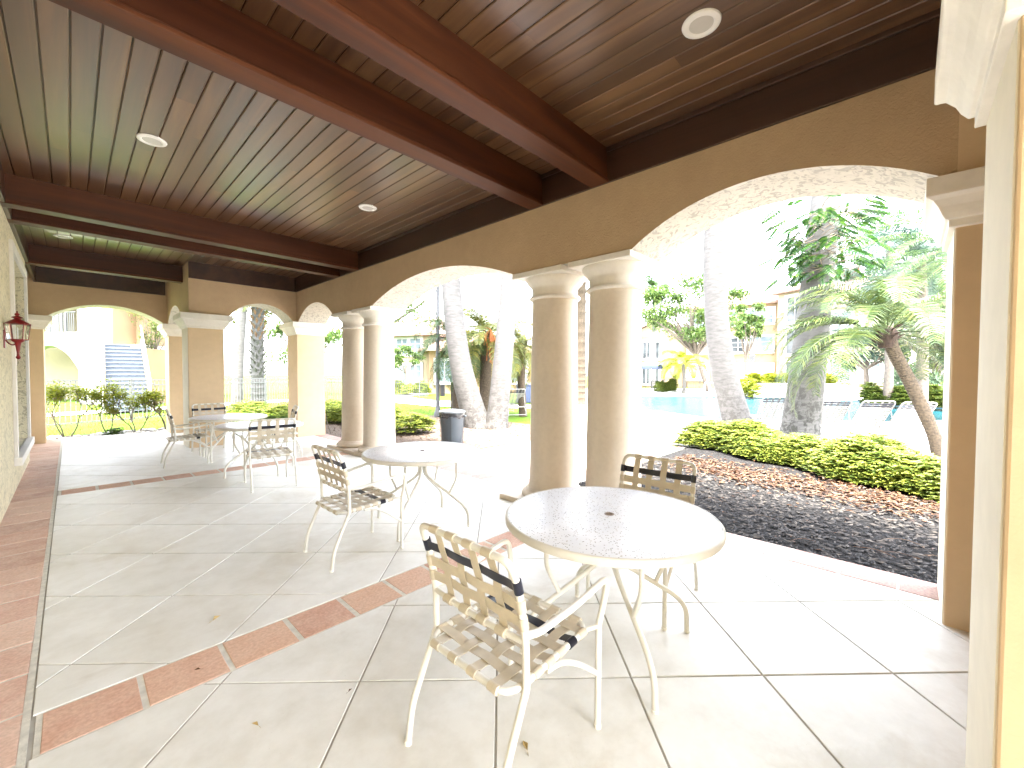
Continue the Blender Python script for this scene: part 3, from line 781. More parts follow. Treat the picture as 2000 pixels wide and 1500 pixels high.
def taper(name,mat,parent,pts,rs,n=20,seg=8,rings=0):
    P=bez(pts,seg); k=len(P); out=[]
    for i in range(k):
        u=i/(k-1)*(len(rs)-1); j=min(len(rs)-2,int(u)); out.append(rs[j]+(rs[j+1]-rs[j])*(u-j))
    if rings:
        P2=[];r2=[]; tot=(k-1)
        for i in range(tot):
            for q in range(rings):
                P2.append(P[i].lerp(P[i+1],q/rings)); rr_=out[i]+(out[i+1]-out[i])*q/rings
                r2.append(rr_*(1.0+ (.05 if q%2 else -.03)))
        P2.append(P[-1]); r2.append(out[-1]); P,out=P2,r2
    m=MB(); m.tube(P,out,n); return m.build(name,mat,parent,smooth=not rings or rings<3)
def palm(name,label,cat,base,pts,rs,bark,frondmat,nf,L,ll,lw,droop=1.9,els=(-.3,1.25),nl=34,seed=1,group=None,rings=0,heart=None,azr=None,vee=.5,side_low=False):
    t=thing(name,label,cat,base,group=group); rr=random.Random(seed)
    base=Vector(base); P=[base+Vector(p) for p in pts]
    taper('trunk',bark,t,P,rs,20,8,rings)
    top=P[-1]
    if heart:
        m=MB(); m.lathe([(rs[-1]*.9,-heart[1]),(heart[0]*.8,-heart[1]*.6),(heart[0],-heart[1]*.2),(heart[0]*.7,heart[1]*.1),(.01,heart[1]*.3)],top,16); 
        for k in range(60):
            a=rr.uniform(0,2*PI); z=rr.uniform(-.8,.1)*heart[1]; d=Vector((math.cos(a),math.sin(a),.9)); leafquad(m,top+Vector((math.cos(a)*heart[0]*.8,math.sin(a)*heart[0]*.8,z)),d,.14,.05)
        m.build('crown_base','crown',t,smooth=True)
    m=MB()
    for k in range(nf):
        az=(azr[0]+(azr[1]-azr[0])*rr.random()) if azr else 2*PI*k/nf*2.618+rr.uniform(-.2,.2)
        u=(k+.5)/nf; el=els[0]+(els[1]-els[0])*u+rr.uniform(-.12,.12)
        if side_low and el<.55:
            az=math.atan2(Rt.y,Rt.x)+(PI if k%3 else 0)+rr.uniform(-.75,.75)
        frond(m,top+Vector((0,0,-.05)),az,el,L*rr.uniform(.85,1.1),droop*rr.uniform(.85,1.15)*(.75+.4*u),nl,ll,lw,rr,vee)
    m.build('crown',frondmat,t)
    return t
def leafball(mb,c,rx,ry,rz,n,l,w,rr,shell=.45):
    for _ in range(n):
        while True:
            d=Vector((rr.gauss(0,1),rr.gauss(0,1),rr.gauss(0,1)))
            if d.length>.1: break
        d.normalize(); r=shell+(1-shell)*rr.random()**.6; r*=rr.uniform(.8,1.12)
        p=Vector(c)+Vector((d.x*rx*r,d.y*ry*r,d.z*rz*r))
        dd=Vector((rr.uniform(-1,1),rr.uniform(-1,1),rr.uniform(-.9,.5)))
        leafquad(mb,p,dd,l*rr.uniform(.7,1.3),w*rr.uniform(.8,1.2),rr.uniform(0,.3))
def tree(label,base,h,crown,clumps,n,l,w,mat='tree',seed=1,tr=.12,lean=(0,0),group=None,name='tree'):
    """crown=(cx,cy,cz,rx,ry,rz) relative to base"""
    t=thing(name,label,'tree',base,group=group); rr=random.Random(seed); b=Vector(base)
    cx,cy_,cz,rx,ry,rz=crown; C=b+Vector((cx,cy_,cz)); m=MB(); fork=b+Vector((lean[0]+cx*.4,lean[1]+cy_*.4,h))
    m.tube(bez([b,b.lerp(fork,.5)+Vector((rr.uniform(-.1,.1),rr.uniform(-.1,.1),0)),fork],5),[tr*(1-.035*i) for i in range(11)],10)
    lm=MB()
    for k in range(clumps):
        while True:
            d=Vector((rr.uniform(-1,1),rr.uniform(-1,1),rr.uniform(-1,1)))
            if .25<d.length<1: break
        c=C+Vector((d.x*rx,d.y*ry,d.z*rz)); s=rr.uniform(.20,.42)
        mid=fork.lerp(c,.5)+Vector((rr.uniform(-.2,.2)*rx,rr.uniform(-.2,.2)*ry,.1*rz))
        m.tube(bez([fork+Vector((0,0,-.1)),mid,c],4),[tr*.5*(1-.1*i) for i in range(9)],6,cap=False)
        leafball(lm,c,rx*s,ry*s,rz*s*.8,n//clumps,l,w,rr,.1)
    m.build('trunk','bark',t,smooth=True); lm.build('crown',mat,t); return t
# ------------------------------------------------------------------ main hedge along the soil bed
def hedge(name,label,line,half,h,whorls,l,w,mat,seed,stems=True,lowgap=.18,nleaf=7,cat='hedge'):
    rr=random.Random(seed); t=thing(name,label,cat,line[0]); m=MB(); st=MB(); P=[Vector(p) for p in line]
    seg=[(P[i+1]-P[i]).length for i in range(len(P)-1)]; tot=sum(seg)
    def pos(u):
        d=u*tot
        for i,s in enumerate(seg):
            if d<=s or i==len(seg)-1: return P[i].lerp(P[i+1],min(1,d/s)),(P[i+1]-P[i]).normalized()
            d-=s
    for _ in range(whorls):
        u=rr.random(); c,t_=pos(u); n=Vector((-t_.y,t_.x,0))
        lump=.82+.14*math.sin(u*tot*2.7+seed)+.1*math.sin(u*tot*6.1)+rr.uniform(-.04,.1)
        a=rr.uniform(-1,1); zt=math.sqrt(max(0,1-abs(a)**2.4))
        q=rr.random(); z=lowgap+(h*lump-lowgap)*zt*(q**.62)
        p=c+n*a*half*(.85+.2*math.sin(u*tot*3.9+1))+Vector((0,0,z))
        whorl(m,p,.1,nleaf,rr,l,w)
    m.build('foliage',mat,t)
    if stems:
        k=int(tot/.16)
        for i in range(k):
            c,t_=pos((i+rr.random())/k); n=Vector((-t_.y,t_.x,0)); a=c+n*rr.uniform(-.15,.15)*half*2
            for j in range(2):
                b=a+n*rr.uniform(-1,1)*half*.8+t_*rr.uniform(-.3,.3)+Vector((0,0,h*rr.uniform(.55,.8)))
                st.tube(bez([a,a.lerp(b,.5)+Vector((rr.uniform(-.08,.08),rr.uniform(-.08,.08),-.05)),b],4),[.011-.001*q for q in range(9)],5,cap=False)
        st.build('stems','stem',t)
    return t
hedge('hedge','bright yellow green leafy hedge curving along the black soil bed',[gnd(1362,866),gnd(1430,880),gnd(1560,905),gnd(1700,938),gnd(1800,962),gnd(1990,1005)],.62,.60,8000,.10,.036,'hedge',5,lowgap=.03)
hedge('hedge','pale green clipped hedge behind the grey bin, left of the white palms',[gnd(640,815),gnd(700,830),gnd(790,846),gnd(838,848)],.6,.62,2200,.13,.04,'hedge',9,lowgap=.05)
hedge('hedge','low yellow hedge outside the small arch by the corner pillar',[at(470,15.5,-.05),at(560,14.2,-.05),at(640,13.2,-.05),at(670,12.6,-.05)],.5,.5,1300,.13,.04,'hedge',12,lowgap=.05)
hedge('hedge','low bright green hedge in front of the far yellow house',[at(770,30,-.05),at(832,29,-.05)],.9,.9,1200,.22,.08,'hedge',14,False,.05)
hedge('hedge','rough bushy hedge far behind the lean palm, on the right',[at(1690,21,-.05),at(1760,20,-.05),at(1900,18,-.05)],1.0,1.1,1700,.24,.09,'hedge2',15,False,.05)
hedge('hedge','dull green hedge beyond the pool beside the umbrella table',[at(1283,34,-.05),at(1318,34,-.05)],.6,1.1,700,.22,.08,'hedge2',16,False,.05)
# coarse dark mulch chips
rr=random.Random(77); m=MB()
for _ in range(15000):
    x=4.28+2.9*rr.random()**1.15; y=rr.uniform(-3.3,3.32); l=rr.uniform(.012,.05); w=l*rr.uniform(.2,.5); a=rr.uniform(0,2*PI); t=rr.uniform(-.5,.5)
    d=Vector((math.cos(a),math.sin(a),t*.5)).normalized()*l; e=Vector((-d.y,d.x,0)).normalized()*w; q=Vector((x,y,-.036+rr.random()*.012)); u=Vector((0,0,w*.6))
    b=len(m.v); m.v+=[tuple(q-d-e*.3),tuple(q+e),tuple(q+d+e*.2),tuple(q-e),tuple(q+u)]; m.f+=[(b,b+1,b+4),(b+1,b+2,b+4),(b+2,b+3,b+4),(b+3,b,b+4)]
m.build('mulch_chips','chips',kind='stuff')
# leaf litter (uncountable)
rr=random.Random(21); m=MB()
for _ in range(4200):
    u=rr.random(); y=-2.6+5.6*u
    xc=6.55+.12*y if y<2 else 6.8+.4*(y-2); x=xc+.42+rr.gauss(.0,.30)-abs(rr.gauss(0,.22))
    if x<4.5 or x>8.6: continue
    a=rr.uniform(0,2*PI); leafquad(m,(x,y,-.03+rr.random()*.03),(math.cos(a),math.sin(a),rr.uniform(-.1,.35)),rr.uniform(.05,.13),rr.uniform(.02,.045),rr.uniform(-.2,.4))
for _ in range(170):
    x=rr.uniform(4.35,6.4); y=rr.uniform(-2,3.2); a=rr.uniform(0,2*PI); leafquad(m,(x,y,-.025),(math.cos(a),math.sin(a),rr.uniform(0,.2)),rr.uniform(.02,.075),rr.uniform(.008,.022),.2)
for _ in range(2200):
    x=rr.uniform(4.4,9.3); y=rr.uniform(6.4,12.4); a=rr.uniform(0,2*PI); leafquad(m,(x,y,-.03+rr.random()*.02),(math.cos(a),math.sin(a),rr.uniform(0,.2)),rr.uniform(.03,.09),rr.uniform(.01,.03),.2)
m.build('leaf_litter','litter',kind='stuff')
m=MB()
for _ in range(60):
    x=rr.uniform(4.6,7.2); y=rr.uniform(-2,3); a=rr.uniform(0,PI); l=rr.uniform(.1,.35)
    m.tube(bez([(x,y,-.024),(x+l*.5*math.cos(a),y+l*.5*math.sin(a),-.012),(x+l*math.cos(a+.25),y+l*math.sin(a+.25),-.024)],5),.002,4)
m.build('twigs','litter',kind='stuff')
m=MB()
for _ in range(260):
    x=rr.uniform(-1.0,5.6); y=rr.uniform(13.68,14.5); r=rr.uniform(.03,.09)
    m.lathe([(.2*r,-.3*r),(r,0),(.8*r,.4*r),(.2*r,.55*r)],(x,y,-.03),6)
m.build('edging_rocks','deck',kind='stuff')
# grass tufts near the beds
m=MB()
for _ in range(9000):
    q=rr.random()
    if q<.35: x,y=rr.uniform(-6,8),rr.uniform(14.6,20)
    elif q<.7: x,y=rr.uniform(5.9,14),rr.uniform(12.6,22)
    else: x,y=rr.uniform(8.0,9.3),rr.uniform(3.5,4.6)
    if q>=.7 and not(x>8.3 and y<4.4): continue
    a=rr.uniform(0,2*PI); leafquad(m,(x,y,G-.03),(math.cos(a)*.4,math.sin(a)*.4,1),rr.uniform(.05,.11),.012,.1)
m.build('grass_blades','hedge2',kind='stuff')
# fallen leaves on the patio
def fleaf(px,py,l,rz,lab):
    p=gnd(px,py,.002); m=MB(); 
    leafquad(m,(0,0,.001),(1,0,.12),l,l*.42,.3); leafquad(m,(0,0,.001),(-1,.2,.02),l*.5,l*.06,.1)
    o=m.build('fallen_leaf','drypatio' if l>.035 else 'litter'); o.location=p; o.rotation_euler.z=rz
    tag(o,lab,'leaf','dry leaves dropped on the patio tiles')
fleaf(415,1213,.06,.6,'yellow dry leaf with a stalk beyond the terracotta band on the left')
fleaf(505,1418,.04,2.0,'small tan leaf on the tile in front of the terracotta band')
fleaf(1030,1467,.05,1.1,'curled tan leaf under the foreground chair, nearer its rear leg')
fleaf(680,1352,.025,.3,'tiny dark leaf scrap beside a tile joint left of the foreground chair')
fleaf(392,1307,.03,2.6,'dark seed scrap lying on the terracotta band')
# ------------------------------------------------------------------ palms
palm('royal_palm','tall grey palm with spotted trunk rising behind the hedge, right of centre','palm tree',gnd(1557,866),[(0,0,-.05),(.10,-.05,.5),(.18,-.16,2.0),(.30,-.28,4.0),(.50,-.40,6.5),(.6,-.45,9.5)],[.45,.37,.34,.30,.26,.20],'royal','frond',12,3.2,.8,.05,seed=3,nl=40)
palm('royal_palm','pale tall palm trunk leaning left in front of the pool water','palm tree',gnd(1444,840),[(0,0,-.05),(-.12,.10,.5),(-.40,.38,2.0),(-.55,.52,4.0),(-.55,.55,7),(-.5,.5,10.5)],[.46,.36,.31,.29,.27,.2],'royalw','frond',12,3.4,.8,.05,seed=4,nl=40)
palm('royal_palm','white palm trunk leaning left, left half of the V shaped pair','palm tree',at(936,12.0,-.06),[(0,0,-.05),(-.15,.12,.5),(-.40,.40,2.0),(-.58,.58,4.3),(-.66,.66,7.5)],[.44,.36,.30,.27,.22],'royalw','frond',11,3.0,.75,.05,seed=5,nl=40)
palm('royal_palm','white palm trunk leaning right, right half of the V shaped pair','palm tree',at(969,11.8,-.06),[(0,0,-.05),(.04,-.04,.5),(.14,-.14,2.0),(.26,-.26,4.3),(.36,-.34,7.5)],[.36,.30,.27,.24,.2],'royalw','frond',11,3.0,.75,.05,seed=6,nl=40)
palm('date_palm','small palm with curved brown trunk leaning over the deck by the right pillar','palm tree',gnd(1838,897),[(0,0,-.05),(-.12,.12,.5),(-.36,.42,1.35),(-.60,.68,2.0),(-.66,.77,2.36)],[.115,.10,.10,.10,.12],'datebark','frondd',40,2.25,.48,.020,droop=2.15,els=(-.30,1.25),nl=56,seed=8,rings=4,heart=(.17,.32),vee=.35,side_low=True)
palm('date_palm','shaggy yellow green palm with orange fruit stalk between the white palms','palm tree',at(948,14.5,-.06),[(0,0,-.05),(0,0,1.2),(.05,0,2.9)],[.22,.2,.2],'datebark','frondy',40,2.3,.5,.035,droop=2.1,els=(-.8,1.25),nl=44,seed=10,heart=(.25,.4),vee=.35)
palm('date_palm','yellowing palm with hanging fronds right of the white palm pair','palm tree',at(1022,15.5,-.06),[(0,0,-.05),(0,.1,1.2),(0,.1,2.7)],[.16,.14,.16],'datebark','frondy',26,1.9,.45,.035,droop=2.2,els=(-.9,1.1),nl=36,seed=11,heart=(.2,.3),vee=.35)
palm('date_palm','green palm with drooping fronds just left of the leaning white palm','palm tree',at(892,15,-.06),[(0,0,-.05),(0,0,1.2),(.0,0,2.7)],[.14,.13,.14],'datebark','frond',26,2.0,.5,.035,droop=2.1,els=(-.8,1.2),nl=36,seed=13,heart=(.2,.3),vee=.35)
palm('date_palm','tall date palm with spiky diamond bark seen between the near columns','palm tree',at(1131,21,-.06),[(0,0,-.05),(0,0,2.5),(.0,0,6.5)],[.36,.32,.32],'datebark','frond',26,3.2,.6,.05,seed=14,rings=3,droop=1.7)
palm('coconut_palm','blue green palm fronds filling the upper right of the near arch','palm tree',at(1800,15,-.06),[(0,0,-.05),(.1,0,2.5),(.2,.1,5.6)],[.2,.16,.14],'bark','frondb',22,3.3,.75,.05,seed=16,droop=1.7,els=(-.5,1.2),nl=46)
palm('coconut_palm','palm behind the right pillar whose green fronds reach into the top of the near arch','palm tree',at(1893,12.3,-.06),[(0,0,-.05),(0,.05,2.5),(0,.1,5.3)],[.17,.14,.13],'bark','frondg',26,3.3,.62,.035,seed=56,droop=1.7,els=(-.45,1.2),nl=56)
palm('coconut_palm','second blue green palm farther back at the upper right','palm tree',at(1735,20,-.06),[(0,0,-.05),(.1,0,3),(.2,.1,7.6)],[.2,.16,.14],'bark','frondb',20,3.6,.8,.06,seed=17,droop=1.7,els=(-.6,1.2),nl=44)
palm('small_palm','bright yellow green small palm beyond the pool next to the umbrella','palm tree',at(1336,33,-.06),[(0,0,-.05),(0,0,1.2),(0,.1,2.4)],[.16,.12,.12],'royalw','yellowleaf',20,2.3,.7,.09,seed=18,droop=1.9,els=(-.2,1.2),nl=30)
palm('sabal_palm','cabbage palm with crossed leaf boots seen through the middle end arch','palm tree',at(503,18.5,-.06),[(0,0,-.05),(.0,0,2.2),(.05,0,4.9)],[.30,.25,.25],'royalw','frondy',16,2.0,.8,.07,seed=19,droop=1.9,els=(-.3,1.2),nl=26,rings=3)
palm('royal_palm','slim pale palm trunk right beside the pillar in the middle end arch','palm tree',at(461,17,-.06),[(0,0,-.05),(.1,0,2.2),(.3,0,4.9),(.5,0,7.5)],[.22,.19,.18,.16],'royalw','frond',12,2.6,.7,.06,seed=20,nl=30)
palm('coconut_palm','thin distant palm seen right of the near column above the gable','palm tree',at(1277,44,-.06),[(0,0,-.05),(0,0,5),(.2,.2,10.6)],[.22,.18,.16],'royalw','frond',16,2.6,.8,.1,seed=22,nl=30)
# boots on the sabal palm
sp_=[o for o in col.objects if o.name.startswith('sabal_palm')][0]; bpos=Vector(sp_.location); m=MB(); m2=MB(); rr=random.Random(4)
for k in range(120):
    z=1.3+3.4*k/120; a=k*2.4; d=Vector((math.cos(a),math.sin(a),1.5)); q=bpos+Vector((math.cos(a)*.22,math.sin(a)*.22,z))
    leafquad(m if z<2.9 else m2,q,d,.36,.12,.1)
m.build('leaf_boots','royalw',sp_); m2.build('leaf_boots','boot',sp_)
# orange fruit stalk
fp=[o for o in col.objects if o.name=='date_palm.001'][0]; m=MB(); rr=random.Random(6)
c=at(958,13.9,2.95)
for k in range(26):
    e=c+Vector((rr.uniform(-.18,.18),rr.uniform(-.18,.18),-rr.uniform(.5,1.25))); mid=c.lerp(e,.5)+Vector((rr.uniform(-.12,.12),rr.uniform(-.12,.12),.05))
    m.tube(bez([c,mid,e],4),.016,4,cap=False)
m.tube(bez([at(948,14.4,2.7),at(946,14.0,3.0),c],4),.02,5); m.build('fruit_stalk','orange',fp)
# ------------------------------------------------------------------ climbing split-leaf plant on the grey palm
ph=thing('climbing_philodendron','glossy split leaf climber clinging high on the grey palm trunk','climbing plant',at(1585,9.3,3.3)); rr=random.Random(30); m=MB(); st=MB()
cc=at(1592,9.2,4.35)
for k in range(95):
    o=cc+Vector((rr.uniform(-.35,.45),rr.uniform(-.45,.35),rr.uniform(-.7,.75)))
    a=rr.uniform(0,2*PI); d=Vector((math.cos(a),math.sin(a),rr.uniform(-.2,.5))).normalized(); l=rr.uniform(.35,.75)
    b=o+d*l; st.tube([o,o.lerp(b,.5)+Vector((0,0,.06)),b],.008,4,cap=False)
    # palmate-pinnate blade hanging from b
    s=d.cross(Vector((0,0,1))).normalized(); ax=(d*.7+Vector((0,0,-.6))).normalized(); BL=rr.uniform(.28,.46)
    for j in range(8):
        q=b+ax*BL*(j/8.0)
        for sgn in (-1,1):
            dd=(s*sgn+ax*(.2+.12*j)+Vector((0,0,-.15))).normalized(); leafquad(m,q,dd,BL*(.62-.05*j),.075,.15)
    leafquad(m,b+ax*BL*.85,ax,BL*.3,.05,.1)
m.build('leaves','philo',ph); st.build('stalks','stem',ph)
# ------------------------------------------------------------------ broad trees
p=at(712,15.5,-.06); tree('leafy tree behind the far columns with branches reaching over both arches',p,2.8,(0,0,5.6,4.0,3.2,2.2),26,9000,.13,.07,'tree',2,.15)
p=at(1385,36,-.06); tree('large loose green tree behind the pool, left of the pale palm trunk',p,3.2,(-1.2,1.0,7.2,4.2,4.2,3.2),26,9000,.30,.16,'tree',3,.22,(-.4,.4))
p=at(1455,40,-.06); tree('small fan shaped tree right of the pale palm trunk, against the apartment block',p,3.0,(0,0,6.6,1.7,1.7,2.0),12,2600,.30,.16,'frondy' and 'tree',4,.15)
p=at(792,30,-.06); tree('small round street tree in front of the far yellow house',p,1.6,(0,0,2.5,1.4,1.4,.9),10,1700,.20,.12,'tree',5,.06)
p=at(1830,26,-.06); tree('dense dark tree closing the view behind the lean palm',p,2.0,(0,0,4.6,4.6,3.4,4.6),34,15000,.30,.18,'bluetree',6,.25)
p=at(1690,30,-.06); tree('green tree standing before the cream building at right',p,2.0,(0,0,3.6,1.7,2.5,1.6),12,2600,.30,.16,'frondb',7,.2)
p=at(590,30,-.06); tree('hazy green tree far behind the corner pillar',p,2.0,(0,0,4.6,3.0,3.0,2.4),14,3500,.26,.14,'tree',8,.2)
p=at(300,21,-.06); tree('thin feathery tree right of the outdoor staircase',p,2.2,(0,0,4.2,1.0,1.4,2.0),16,1900,.12,.06,'hedge2',9,.06)
# crape-myrtle shrubs at the left end arch
def leggy(label,base,h,sp,n,seed,leaves):
    t=thing('leggy_shrub',label,'shrub',base,group='leggy shrubs planted outside the left end arch'); rr=random.Random(seed); st=MB(); lf=MB(); b=Vector(base)
    def grow(a,d,l,r,dep):
        e=a+d*l; st.tube(bez([a,a.lerp(e,.5)+Vector((rr.uniform(-.04,.04),rr.uniform(-.04,.04),.02)),e],3),[r,r*.9,r*.85,r*.8,r*.75,r*.72,r*.7],5,cap=False)
        if dep==0:
            for _ in range(leaves):
                q=e+Vector((rr.gauss(0,.07),rr.gauss(0,.07),rr.gauss(0,.07))); leafquad(lf,q,(rr.uniform(-1,1),rr.uniform(-1,1),rr.uniform(-.6,.6)),.075,.035,.2)
            return
        for k in range(3 if dep>1 else 3):
            dd=(d+Vector((rr.uniform(-.65,.65),rr.uniform(-.65,.65),rr.uniform(-.1,.4)))).normalized(); grow(e,dd,l*rr.uniform(.55,.8),r*.7,dep-1)
    for k in range(n):
        a=rr.uniform(0,2*PI); grow(b+Vector((.05*math.cos(a),.05*math.sin(a),0)),Vector((math.cos(a)*sp,math.sin(a)*sp,1)).normalized(),h*.42,.017,3)
    st.build('stems','stem',t); lf.build('leaves','yellowleaf',t)
leggy('leafiest leggy shrub, yellow green top, nearest the left pillar',(-.08,14.1,-.05),1.15,.35,3,40,26)
leggy('tall bare stemmed shrub in the middle of the left end arch',(.62,14.05,-.05),1.1,.35,2,41,13)
leggy('low shrub with splayed bare stems right of the arch middle',(1.12,14.2,-.05),.8,.55,3,43,8)
leggy('thin shrub with yellow leaves beside the farthest chair at the arch edge',(1.75,14.2,-.05),1.05,.3,2,44,16)
# small green clump at foot
t=thing('ground_plant','small dark green clump at the foot of the tallest bare shrub','plant',(.70,13.95,-.05)); m=MB(); rr=random.Random(5)
for _ in range(60): whorl(m,(.70+rr.gauss(0,.08),13.95+rr.gauss(0,.08),-.03+rr.random()*.14),.1,6,rr,.07,.03)
m.build('leaves','tree',t)
# ------------------------------------------------------------------ bin
bp=at(883,9.1,-.055)
bn=thing('trash_can','round grey plastic trash can with black liner behind the second table','trash can',bp)
m=MB(); m.lathe([(.215,0),(.22,.02),(.255,.60),(.268,.66),(.27,.665)],bp,40)
bo=m.build('body','bin',bn,smooth=True)
m=MB()
for k in range(4):
    a=k*PI/2+.9; d=Vector((math.cos(a),math.sin(a),0)); s=Vector((-d.y,d.x,0)); m.obox(bp+d*.226-s*.02+Vector((0,0,.03)),s*.04,d*.012+Vector((0,0,.0)),Vector((0,0,.60))+d*.036)
m.build('rib','bin',bo)
m=MB(); n=60
prof=[(.262,.70),(.272,.70),(.276,.66),(.272,.62),(.266,.60)]
for i,(r,z) in enumerate(prof):
    for j in range(n):
        a=2*PI*j/n; w=.02*math.sin(a*5)+.012*math.sin(a*13+1) if i==len(prof)-1 else .003*math.sin(a*17)
        m.v.append((bp.x+(r+.004*math.sin(a*19))*math.cos(a),bp.y+(r+.004*math.sin(a*19))*math.sin(a),bp.z+z+w))
for i in range(len(prof)-1):
    for j in range(n): a0=i*n+j; a1=i*n+(j+1)%n; m.f.append((a0,a1,a1+n,a0+n))
m.build('liner','bag',bn,smooth=True)
m=MB(); m.lathe([(.285,.695),(.29,.70),(.288,.725),(.27,.735),(.24,.742),(.10,.762),(.001,.765)],bp,40); m.build('lid','lid',bn,smooth=True)
for s in (-1,1):
    d=Rt*s; q=bp+d*.262+Vector((0,0,.60)); m=MB(); w=F.cross(Vector((0,0,1))).normalized(); m.obox(q-Vector((F.x,F.y,0))*.06,Vector((F.x,F.y,0))*.12,d*.045,(0,0,.03)); m.build('handle','bin',bn,bevel=.006)
# ------------------------------------------------------------------ loungers by the pool
def make_lounger(lab):
    t=thing('sun_lounger',lab,'sun lounger',(0,0,0),group='white strap loungers facing the pool',local=True)
    hw=.31; 
    m=MB(); m.tube([(.75,-hw,.33),(2.0,-hw,.33),(2.0,hw,.33),(.75,hw,.33)],.014,8); m.tube([(.0,-hw,.33),(.75,-hw,.33)],.014,8); m.tube([(.0,hw,.33),(.75,hw,.33)],.014,8); m.tube([(0,-hw,.33),(0,hw,.33)],.014,8)
    m.build('seat_frame','lframe',t)
    a=R(50); L=.82; bx=.62
    def b(u,y): return (bx-u*math.cos(a),y,.34+u*math.sin(a))
    m=MB(); m.tube(fillet([b(0,-hw),b(L,-hw),b(L,hw),b(0,hw)],.08,4),.014,8); m.tube([b(.55,-hw),(.12,-hw,.33)],.010,6); m.tube([b(.55,hw),(.12,hw,.33)],.010,6); m.build('backrest_frame','lframe',t,smooth=True)
    m=MB(); md=MB()
    for i in range(11):
        u=.05+i*.068; tg=md if i in (9,10) and i!=10 or i==10 else m
        ribbon(tg,[b(u,-hw-.012),b(u,0),b(u,hw+.012)],(-math.cos(a),0,math.sin(a)),.045,.006)
    for y in (-.2,-.07,.07,.2): ribbon(m,[b(.01,y),b(L,y)],(0,1,0),.04,.004)
    w=m.build('backrest_webbing','lstrap',t); md.build('dark_strap','dark',w)
    m=MB()
    for i in range(17): ribbon(m,[(.72+i*.073,-hw-.012,.345),(.72+i*.073,hw+.012,.345)],(1,0,0),.045,.006)
    m.build('seat_webbing','lstrap',t)
    for x in (.08,1.65):
        for s in (-1,1):
            m=MB(); m.tube(fillet([(x+.18,s*hw,.33),(x+.02,s*(hw+.02),.2),(x,s*(hw+.02),0)],.06,4),.014,8); m.build('leg','lframe',t,smooth=True)
        m=MB(); m.tube([(x,-hw-.02,.04),(x,hw+.02,.04)],.012,6); m.build('stretcher','lframe',t)
    return t
ls=[(1522,10.4,'white strap lounger between the two big palm trunks'),(1640,9.4,'white strap lounger just right of the spotted palm trunk'),(1725,9.0,'middle white strap lounger of the three right of the spotted palm'),(1806,8.6,'white strap lounger behind the lean palm trunk'),(1990,8.4,'white strap lounger hidden at the right pillar')][:4]
l0=None
for i,(px,dz,lab) in enumerate(ls):
    l=make_lounger(lab) if l0 is None else copy_tree(l0)
    if l0 is None: l0=l
    l['label']=lab; l.location=at(px,dz,-.046); l.rotation_euler.z=R(32)
l=copy_tree(l0); l['label']='distant white strap lounger seen just left of the near columns'; l.location=at(1012,15.0,-.046); l.rotation_euler.z=R(60)
# ------------------------------------------------------------------ far pool furniture
up=at(1272,35,-.046)
um=thing('patio_umbrella','navy blue patio umbrella open beyond the pool, right of the near column','umbrella',up)
m=MB(); m.tube([up,up+Vector((0,0,2.55))],.03,8); m.build('pole','white',um)
m=MB(); n=8; top=up+Vector((0,0,2.75))
ring=[up+Vector((1.5*math.cos(2*PI*k/n),1.5*math.sin(2*PI*k/n),2.15)) for k in range(n)]
m.v=[tuple(top)]+[tuple(q) for q in ring]+[tuple(q-Vector((0,0,.22))) for q in ring]
for k in range(n): j=(k+1)%n; m.f+=[(0,1+k,1+j),(1+k,1+n+k,1+n+j,1+j)]
m.build('canopy','umbrella',um)
tb=thing('bar_table','dark round table under the navy umbrella','table',up+Vector((.02,0,0)))
m=MB(); m.lathe([(.45,.90),(.46,.91),(.45,.93),(.001,.93)],up,24); m.build('tabletop','black',tb)
m=MB(); m.lathe([(.3,0),(.3,.02),(.05,.05),(.04,.1),(.04,.9)],up,16); m.build('pedestal','black',tb)
for k,(dx,lab) in enumerate(((-.75,'dark chair left of the umbrella table'),(.75,'dark chair right of the umbrella table'))):
    q=up+Rt*dx; c=thing('dark_chair',lab,'chair',q,group='dark chairs around the umbrella table')
    m=MB(); m.box(q.x-.22,q.x+.22,q.y-.22,q.y+.22,.50,.53); m.build('seat','black',c)
    for sx in (-1,1):
        for sy_ in (-1,1):
            m=MB(); m.tube([q+Vector((sx*.2,sy_*.2,0)),q+Vector((sx*.2,sy_*.2,.5))],.016,6); m.build('leg','black',c)
    m=MB(); d=Rt*(1 if dx>0 else -1); s=Vector((-d.y,d.x,0))
    for u in (-.2,-.1,0,.1,.2): m.tube([q+d*.2+s*u+Vector((0,0,.5)),q+d*.25+s*u+Vector((0,0,1.05))],.014,6)
    m.tube([q+d*.25-s*.22+Vector((0,0,1.05)),q+d*.25+s*.22+Vector((0,0,1.05))],.02,6); m.build('backrest','black',c)
# pool ladder rails
for k,(px) in enumerate((1383,1393)):
    q=at(px,28.5,-.03); m=MB(); f=Vector((F.x,F.y,0)).normalized()
    m.tube(fillet([q+f*.5,q+f*.5+Vector((0,0,.95)),q-f*.2+Vector((0,0,.9)),q-f*.5-Vector((0,0,.05))],.25,6),.03,8)
    o=m.build('pool_handrail','white',smooth=True); tag(o,('left' if k==0 else 'right')+' white curved handrail at the far pool steps','handrail','handrails of the pool steps')
